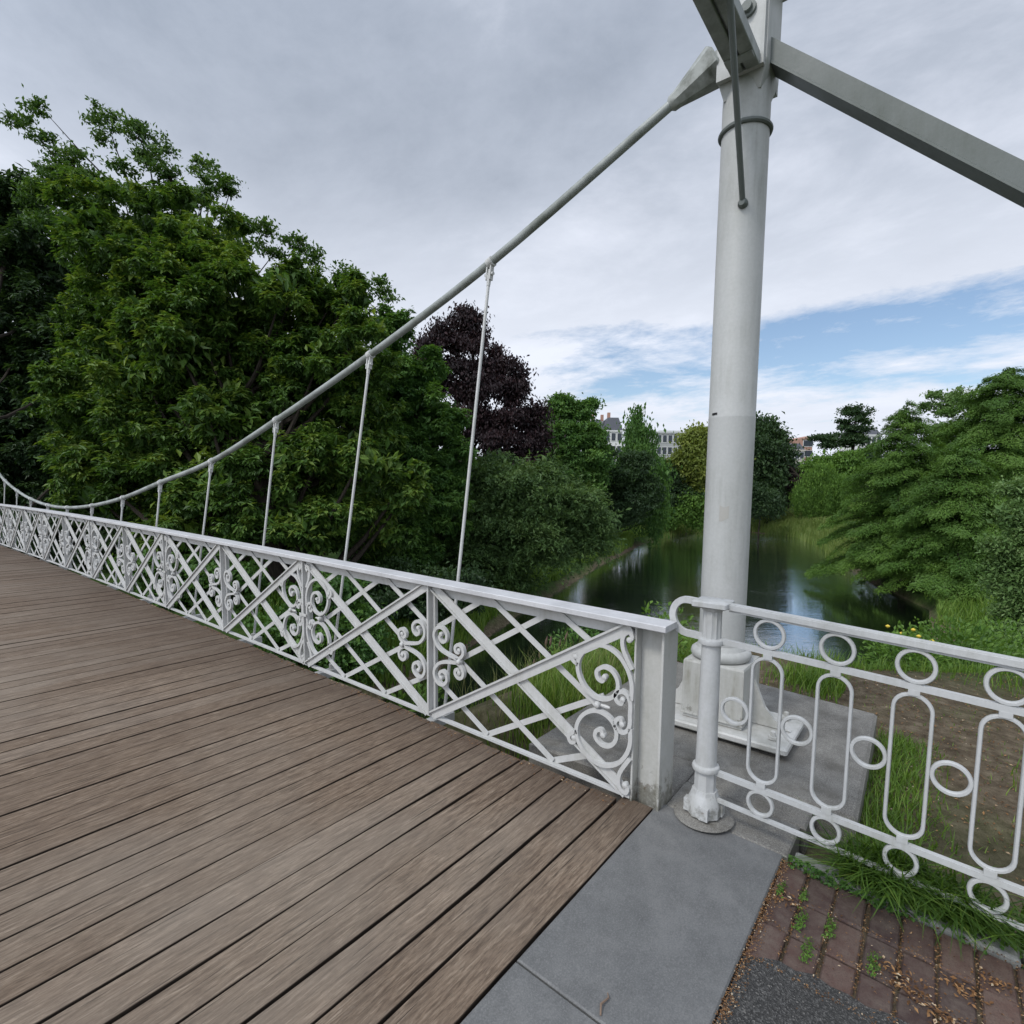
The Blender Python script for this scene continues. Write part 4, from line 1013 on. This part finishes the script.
# flowering bushes by the fence and low plants on the near bank
def leafy(name,label,cat,c,r,h,mat,n=900,leaf=.06,flowers=0,group=None):
    x,y=c; z=gz(x,y); root=empty(name,(x,y,z),label,cat,group)
    d=rand_dirs(n); rr=rng.uniform(.2,1,n)**.5
    C_=np.stack([x+d[:,0]*rr*r,y+d[:,1]*rr*r,z+h*.5+d[:,2]*rr*h*.52],-1)
    leaf_mesh('leaves',C_,d*.5+np.array([0,0,.8])+rng.normal(size=(n,3))*.4,d+rng.normal(size=(n,3))*.5+np.array([0,0,.2]),leaf*rng.uniform(.6,1.3,n),leaf*.5*rng.uniform(.7,1.2,n),np.clip(rng.normal(.5,.22,n),0,1),mat,root)
    b=MB()
    for k in range(14):
        e=C_[rng.integers(0,n)]; s=Vector((x+rng.uniform(-.15,.15)*r,y+rng.uniform(-.15,.15)*r,z-.03)); e=Vector(e); b.tube([s,(s+e)/2+Vector((0,0,.1*h)),e],[.008,.006,.002],5)
    b.build('stem',M['bark'],root)
    for k in range(flowers):
        a=rng.uniform(0,6.28); q=Vector((x+math.cos(a)*r*.7*rng.random(),y+math.sin(a)*r*.7*rng.random(),z+h*rng.uniform(.8,1.08)))
        f=MB(); f.lathe(q,[(.004,-.02),(.028,0),(.03,.012),(.012,.026),(.003,.03)],8); f.build('flower',M['flower'],root)
    return root
leafy('flowering_bush','green bush with small yellow flowers on the bank in front of the water','bush',(6.6,-1.0),.55,.8,M['lf_bright'],1500,.075,6)
for k,(px,dep,r_,h_,mt,n_,lf_,lb,nm) in enumerate([
 (918,8.6,.6,.9,'lf_bright',1700,.08,'light green weeds on the bank just right of the yellow flowers','bank_plant'),
 (958,8.2,.75,1.0,'lf_cypress',2000,.10,'broad clump of mid green weeds behind the third oval loop of the fence','bank_plant'),
 (1003,8.6,.8,1.1,'lf_bright',2000,.09,'bright green leafy clump on the bank at the right edge','bank_plant'),
 (985,12.5,1.2,1.3,'lf_cypress',2600,.11,'green undergrowth under the pale leaved tree by the shore','bank_plant'),
 (945,13.5,1.0,1.0,'lf_bright',2200,.10,'fresh green undergrowth next to the bare sandy shore','bank_plant'),
 (1030,10.5,1.0,1.6,'lf_pale',2200,.10,'tall pale green shrub at the right edge below the pale leaved tree','bank_plant')]):
    q=at(px,628,dep); h_=max(h_,q.z-gz(q.x,q.y)+.15); leafy(nm,lb,'plant',(q.x,q.y),r_,h_,M[mt],n_,lf_,0,'leafy plants on the near bank')
leafy('bank_bush','leafy sprig growing behind the bridge end post at the water','bush',(2.9,1.05),.42,.8,M['lf_bright'],420,.075)
leafy('bramble_bush','low green bramble on the slope seen through the last lattice panel','bush',(3.5,2.4),.5,.5,M['lf_mid'],700,.07)
leafy('ivy_bush','leafy plant at the foot of the first divider bar below the deck edge','bush',(.75,2.6),.4,1.3,M['lf_bright'],420,.08)
# rusty flower spikes
b=MB(); root=empty('astilbe_plant',(3.0,2.6,gz(3.0,2.6)),'plant with rusty brown plumes on the slope below the railing','plant')
for k in range(9):
    x=3.0+rng.uniform(-.3,.3); y=2.6+rng.uniform(-.2,.2); z=gz(x,y); hh=rng.uniform(.4,.6)
    kx,ky=rng.uniform(-.08,.08,2); b.tube([(x,y,z),(x+kx*.4,y+ky*.4,z+hh*.6),(x+kx*.6,y+ky*.6,z+hh*.78),(x+kx*.7,y+ky*.7,z+hh*.84),(x+kx*.85,y+ky*.85,z+hh*.92),(x+kx,y+ky,z+hh)],[.0025,.0025,.004,.018,.014,.003],7)
b.build('plume',M['stem'],root)
# rocks on the slope
for k,(x,y,s_) in enumerate(((4.2,2.3,.3),(4.7,1.9,.22),(3.7,3.0,.28),(5.2,2.5,.35))):
    b=MB(); ph=k*1.7; b.lathe((x,y,gz(x,y)-.08),[(s_*.9,0),(s_,s_*.25),(s_*.8,s_*.55),(s_*.35,s_*.7),(.02,s_*.72)],9)
    b.v=[(vx+.12*s_*math.sin(vy*9+ph),vy+.12*s_*math.sin(vz*11+ph),vz+.1*s_*math.sin(vx*8+ph)) for vx,vy,vz in b.v]
    o=b.build('rock',M['rock']); tag(o,['large mossy rock lowest on the slope by the plumes','small grey rock nearest the concrete slab corner','grey rock just behind the rusty plumes','largest grey rock at the crest above the water'][k],'rock','rocks on the slope below the railing')

# ------------------------------------------------------------------ litter, weeds, twig
def flakes(name,X,Y,Z,s,mat):
    n=len(X); C_=np.stack([X,Y,Z],-1); N_=rng.normal(size=(n,3))*.25+np.array([0,0,1]); U_=rng.normal(size=(n,3))*np.array([1,1,.15])
    return leaf_mesh(name,C_,N_,U_,s*rng.uniform(.5,1.5,n),s*.6*rng.uniform(.5,1.2,n),rng.random(n),mat)
X=[];Y=[]
n=1500; yy=-.763+rng.normal(0,.012,n); xx=rng.uniform(-1.2,.06,n); X.append(xx);Y.append(yy-np.abs(rng.normal(0,.014,n)))
n=1800; k=rng.integers(0,24,n); col=rng.integers(0,4,n); X.append(.058-col*.216+rng.normal(0,.009,n)); Y.append(-.78-rng.uniform(0,1.9,n))
n=2200; j=rng.integers(0,18,n); X.append(rng.uniform(-.55,.05,n)); Y.append(-.76-j*.116+rng.normal(0,.006,n))
n=450; X.append(-.3+rng.normal(0,.22,n)); Y.append(-1.3+rng.normal(0,.28,n))
X=np.concatenate(X);Y=np.concatenate(Y); k=(X<.06)&(X>-1.3)&(Y<-.758)&(Y>-3); X=X[k];Y=Y[k]
Z=np.array([zs(y) for y in Y])+.001+rng.uniform(0,.004,len(X))
o=flakes('leaf_litter',X,Y,Z,.008,M['litter']); tag(o,kind='stuff')
q=rng.integers(0,8,420); cxy=np.array([(-.36,-1.28),(-.42,-1.36),(-.21,-.83),(-.30,-1.22),(-.44,-1.5),(-.23,-1.42),(-.40,-1.62),(-.12,-1.5),(-.50,-.80)])
X=cxy[q,0]+rng.normal(0,.025,420); Y=np.minimum(cxy[q,1]+rng.normal(0,.035,420),-.766)
o=flakes('fallen_blossom',X,Y,np.array([zs(y) for y in Y])+rng.uniform(.001,.007,420),.017,M['litter']); tag(o,kind='stuff')
n=900; Yl=rng.uniform(0,8,n); Xl=-.045-np.abs(rng.normal(0,.035,n)); 
o=flakes('deck_litter',Xl,Yl,np.array([zd(y) for y in Yl])+.004,.013,M['litter']); tag(o,kind='stuff')
n=6500; o=flakes('wood_chips',rng.uniform(1.0,6,n),rng.uniform(-3.5,1.2,n),np.zeros(n),.02,M['litter'])
me=o.data; co=np.zeros(len(me.vertices)*3,np.float32); me.vertices.foreach_get('co',co); co=co.reshape(-1,3)
inslab=(co[:,0]<2.4)&(co[:,1]>-.85)&(co[:,1]<.9); co[:,2]+=np.where(inslab,-.3,ground_z(co[:,0],co[:,1])+.012); me.vertices.foreach_set('co',co.ravel()); tag(o,kind='stuff')
wl=['small green weed against the slab edge nearest the fence','weed tuft in the first brick joint','weed strip in the joint next to the asphalt','weed tuft in the middle of the brick paving','weed tuft at the lower right of the brick paving','weed beside the asphalt corner']
for (x,y,r_,n),lb in zip(((-.16,-.80,.022,70),(-.13,-.885,.02,60),(-.29,-.9,.03,110),(-.25,-1.0,.03,100),(-.33,-1.15,.028,90),(-.43,-.95,.03,110)),wl):
    n=int(n*1.3); q=np.clip(rng.normal(size=(n,3)),-1.7,1.7); C_=np.stack([x+q[:,0]*r_*1.25,y+q[:,1]*r_*.32+.006*np.sin(q[:,0]*4+x*40),zs(y)+.003+np.abs(q[:,2])*.008],-1)
    o=leaf_mesh('weed_tuft',C_,q*.5+np.array([0,0,1.2]),rng.normal(size=(n,3))+np.array([0,0,.3]),np.full(n,.012)*rng.uniform(.5,1.5,n),np.full(n,.006),np.clip(rng.normal(.5,.25,n),0,1),M['lf_bright']); tag(o,lb,'weed','weeds between the paving bricks')
b=MB(); b.tube([(-1.17,-.47,zs(-.45)+.006),(-1.14,-.455,zs(-.45)+.012),(-1.1,-.462,zs(-.45)+.007),(-1.085,-.45,zs(-.45)+.006)],[.003,.004,.003,.002],6)
o=b.build('twig',M['twig']); tag(o,'small dry twig lying on the blue stone slab joint','twig')

# ------------------------------------------------------------------ distant houses
def house(name,label,px0,px1,pytop,depth,wm,rm,floors,cols,hr=2.2,thick=10,chim=0):
    a=at(px0,pytop,depth); b_=at(px1,pytop,depth); base=-3.0; W_=(b_-a).length; top=a.z
    root=empty(name,(a.x,a.y,base),label,'building','houses beyond the park trees')
    ex=(Vector((b_.x,b_.y,0))-Vector((a.x,a.y,0))).normalized(); ey=Vector((FW.x,FW.y,0)).normalized(); ey=(ey-ex*ey.dot(ex)).normalized()
    Q=lambda u,v,z: Vector((a.x,a.y,0))+ex*u+ey*v+Vector((0,0,z))
    def bx(mb,u0,u1,v0,v1,z0,z1):
        mb.add([Q(u0,v0,z0),Q(u1,v0,z0),Q(u1,v1,z0),Q(u0,v1,z0),Q(u0,v0,z1),Q(u1,v0,z1),Q(u1,v1,z1),Q(u0,v1,z1)],[(0,3,2,1),(4,5,6,7),(0,1,5,4),(1,2,6,5),(2,3,7,6),(3,0,4,7)])
    m_=MB(); bx(m_,0,W_,0,thick,base,top-hr); bx(m_,-.15,W_+.15,-.25,-.001,top-hr-.35,top-hr-.002); m_.build('wall',wm,root)
    r=MB(); ins=.9
    r.rings([[Q(-.1,-.1,top-hr),Q(W_+.1,-.1,top-hr),Q(W_+.1,thick,top-hr),Q(-.1,thick,top-hr)],[Q(ins,ins,top),Q(W_-ins,ins,top),Q(W_-ins,thick-ins,top),Q(ins,thick-ins,top)]],True,True)
    rf=r.build('roof',rm,root)
    for k in range(chim):
        c=MB(); u=W_*(.2+.6*k/max(1,chim-1)); bx(c,u,u+.7,1.5,2.3,top-.3,top+1.3); c.build('chimney',M['b_orange'],rf)
    fh=3.1
    for f in range(floors):
        for c_ in range(cols):
            u=W_*(c_+.5)/cols; z1=top-hr-.7-f*fh
            w_=MB(); bx(w_,u-.62,u+.62,-.09,-.001,z1-1.95,z1+.1); fr=w_.build('window',M['b_white'],root)
            g=MB(); bx(g,u-.5,u+.5,-.11,-.0905,z1-1.8,z1); g.build('pane',M['glass'],fr)
house('town_house','cream house with a slate roof left of the pointed birch',589,605,419,135,M['b_cream'],M['slate'],3,3,2.4,10,2)
house('town_house','white gabled house right behind the pointed birch',605,623,417,132,M['b_white'],M['slate'],3,3,3.2,10,1)
house('apartment_building','grey flat block with window rows between birch and yellow tree',657,684,430,140,M['b_grey'],M['b_grey'],4,5,.6)
house('town_house','orange brick house nearest the yellow green tree',684,697,434,143,M['b_orange'],M['tile'],3,3,1.2)
house('town_house','pale stone house seen through the gap right of the column',786,805,443,150,M['b_cream'],M['slate'],3,4,1.8,10,2)
house('apartment_building','orange brick block above the gap right of the column',804,813,436,165,M['b_orange'],M['b_orange'],4,3,.6)
house('apartment_building','white block with grey roof right of the tall dark tree',862,882,429,150,M['b_white'],M['slate'],4,4,1.5)

# ------------------------------------------------------------------ sky and light
SUN_EL,SUN_AZ=R(50),R(168)     # azimuth of the veiled sun, from +X
sd=Vector((math.cos(SUN_EL)*math.cos(SUN_AZ),math.cos(SUN_EL)*math.sin(SUN_AZ),math.sin(SUN_EL)))
world=bpy.data.worlds.new('World'); scene.world=world; world.use_nodes=True
t=world.node_tree; N=t.nodes; N.clear()
def nd(typ,**k):
    n=N.new(typ)
    for a,v in k.items(): setattr(n,a,v)
    return n
def mth(op,a,b=None,c=None):
    n=nd('ShaderNodeMath',operation=op)
    for i,v in enumerate((a,b,c)):
        if v is None: continue
        if hasattr(v,'is_linked'): t.links.new(v,n.inputs[i])
        else: n.inputs[i].default_value=v
    return n.outputs[0]
def mxc(f,a,b):
    n=nd('ShaderNodeMix',data_type='RGBA')
    for i,v in ((0,f),(6,a),(7,b)):
        if hasattr(v,'is_linked'): t.links.new(v,n.inputs[i])
        elif hasattr(v,'__len__'): n.inputs[i].default_value=(*v,1)
        else: n.inputs[i].default_value=v
    return n.outputs[2]
def rampw(f,stops):
    r=nd('ShaderNodeValToRGB'); e=r.color_ramp.elements
    while len(e)<len(stops): e.new(.5)
    for el,(p_,c) in zip(e,stops): el.position=p_; el.color=(c,c,c,1) if not hasattr(c,'__len__') else (*c,1)
    t.links.new(f,r.inputs[0]); return r.outputs[0]
tc=nd('ShaderNodeTexCoord'); sep=nd('ShaderNodeSeparateXYZ'); t.links.new(tc.outputs['Generated'],sep.inputs[0])
dx,dy,dz=sep.outputs
sky=nd('ShaderNodeTexSky',sky_type='NISHITA'); sky.sun_disc=False; sky.sun_elevation=SUN_EL; sky.sun_rotation=math.atan2(sd.x,sd.y)
# cloud deck coordinates: project on a plane so that it thins into bands at the horizon
den=mth('ADD',mth('MAXIMUM',dz,0.0),.12)
cv=nd('ShaderNodeCombineXYZ'); t.links.new(mth('DIVIDE',dx,den),cv.inputs[0]); t.links.new(mth('DIVIDE',dy,den),cv.inputs[1])
rot=nd('ShaderNodeMapping'); rot.inputs['Rotation'].default_value=(0,0,R(-38)); rot.inputs['Scale'].default_value=(1.0,.75,1); t.links.new(cv.outputs[0],rot.inputs[0])
def noisew(sc,de,ro,di=0):
    n=nd('ShaderNodeTexNoise'); n.inputs['Scale'].default_value=sc; n.inputs['Detail'].default_value=de; n.inputs['Roughness'].default_value=ro; n.inputs['Distortion'].default_value=di
    t.links.new(rot.outputs[0],n.inputs['Vector']); return n.outputs['Fac']
n1=noisew(.55,7,.55,.3); n2=noisew(1.7,9,.66,.25); n3=noisew(4.5,8,.7,.3)
gapd=(FW+RT*((800-CX)/F)-UP*((335-CY)/F)).normalized()
dt=nd('ShaderNodeVectorMath',operation='DOT_PRODUCT'); 
hz=Vector((gapd.x,gapd.y,0)).normalized(); 
nrm=nd('ShaderNodeVectorMath',operation='NORMALIZE'); cb=nd('ShaderNodeCombineXYZ'); t.links.new(dx,cb.inputs[0]); t.links.new(dy,cb.inputs[1]); t.links.new(cb.outputs[0],nrm.inputs[0])
t.links.new(nrm.outputs[0],dt.inputs[0]); dt.inputs[1].default_value=hz
azm=rampw(dt.outputs['Value'],[(.80,0),(.95,1)])
elm=rampw(dz,[(.10,.25),(.16,.8),(.22,1),(.265,.85),(.31,.0)])
gap=mth('MULTIPLY',azm,elm)
cov=rampw(mth('SUBTRACT',mth('ADD',mth('MULTIPLY',n1,.4),mth('ADD',mth('MULTIPLY',n2,.4),mth('MULTIPLY',n3,.2))),mth('MULTIPLY',gap,.27)),[(.25,0),(.31,.6),(.36,1)])
shade=mth('ADD',mth('MULTIPLY',n1,.6),mth('MULTIPLY',n2,.4))
ccol=rampw(shade,[(.36,(.232,.272,.34)),(.5,(.362,.405,.485)),(.63,(.6,.638,.73))])
low=rampw(dz,[(.02,1),(.28,.85),(.46,.2),(.62,0)])
ccol=mxc(mth('MULTIPLY',low,.75),ccol,(.76,.80,.89))
ds=nd('ShaderNodeVectorMath',operation='DOT_PRODUCT'); t.links.new(tc.outputs['Generated'],ds.inputs[0]); ds.inputs[1].default_value=sd
glow=mth('ADD',mth('MULTIPLY',mth('POWER',mth('MAXIMUM',ds.outputs['Value'],0.0),3.0),2.2),1.0)
bgc=nd('ShaderNodeBackground'); t.links.new(ccol,bgc.inputs[0]); t.links.new(glow,bgc.inputs[1])
bgs=nd('ShaderNodeBackground'); t.links.new(sky.outputs[0],bgs.inputs[0]); bgs.inputs[1].default_value=.115
ms=nd('ShaderNodeMixShader'); t.links.new(cov,ms.inputs[0]); t.links.new(bgs.outputs[0],ms.inputs[1]); t.links.new(bgc.outputs[0],ms.inputs[2])
wo=nd('ShaderNodeOutputWorld'); t.links.new(ms.outputs[0],wo.inputs[0])
sl=bpy.data.lights.new('sun','SUN'); sl.energy=1.5; sl.angle=R(11); sl.color=(1,.96,.9)
so=bpy.data.objects.new('sun',sl); COL.objects.link(so); so.rotation_euler=sd.to_track_quat('Z','Y').to_euler()
scene.view_settings.view_transform='Standard'; scene.view_settings.look='None'; scene.view_settings.exposure=.33; scene.view_settings.gamma=1
scene.cycles.max_bounces=6; scene.cycles.transparent_max_bounces=4; scene.cycles.diffuse_bounces=3; scene.cycles.glossy_bounces=3
scene.cycles.use_denoising=True

print('LEAVES',NLEAF)
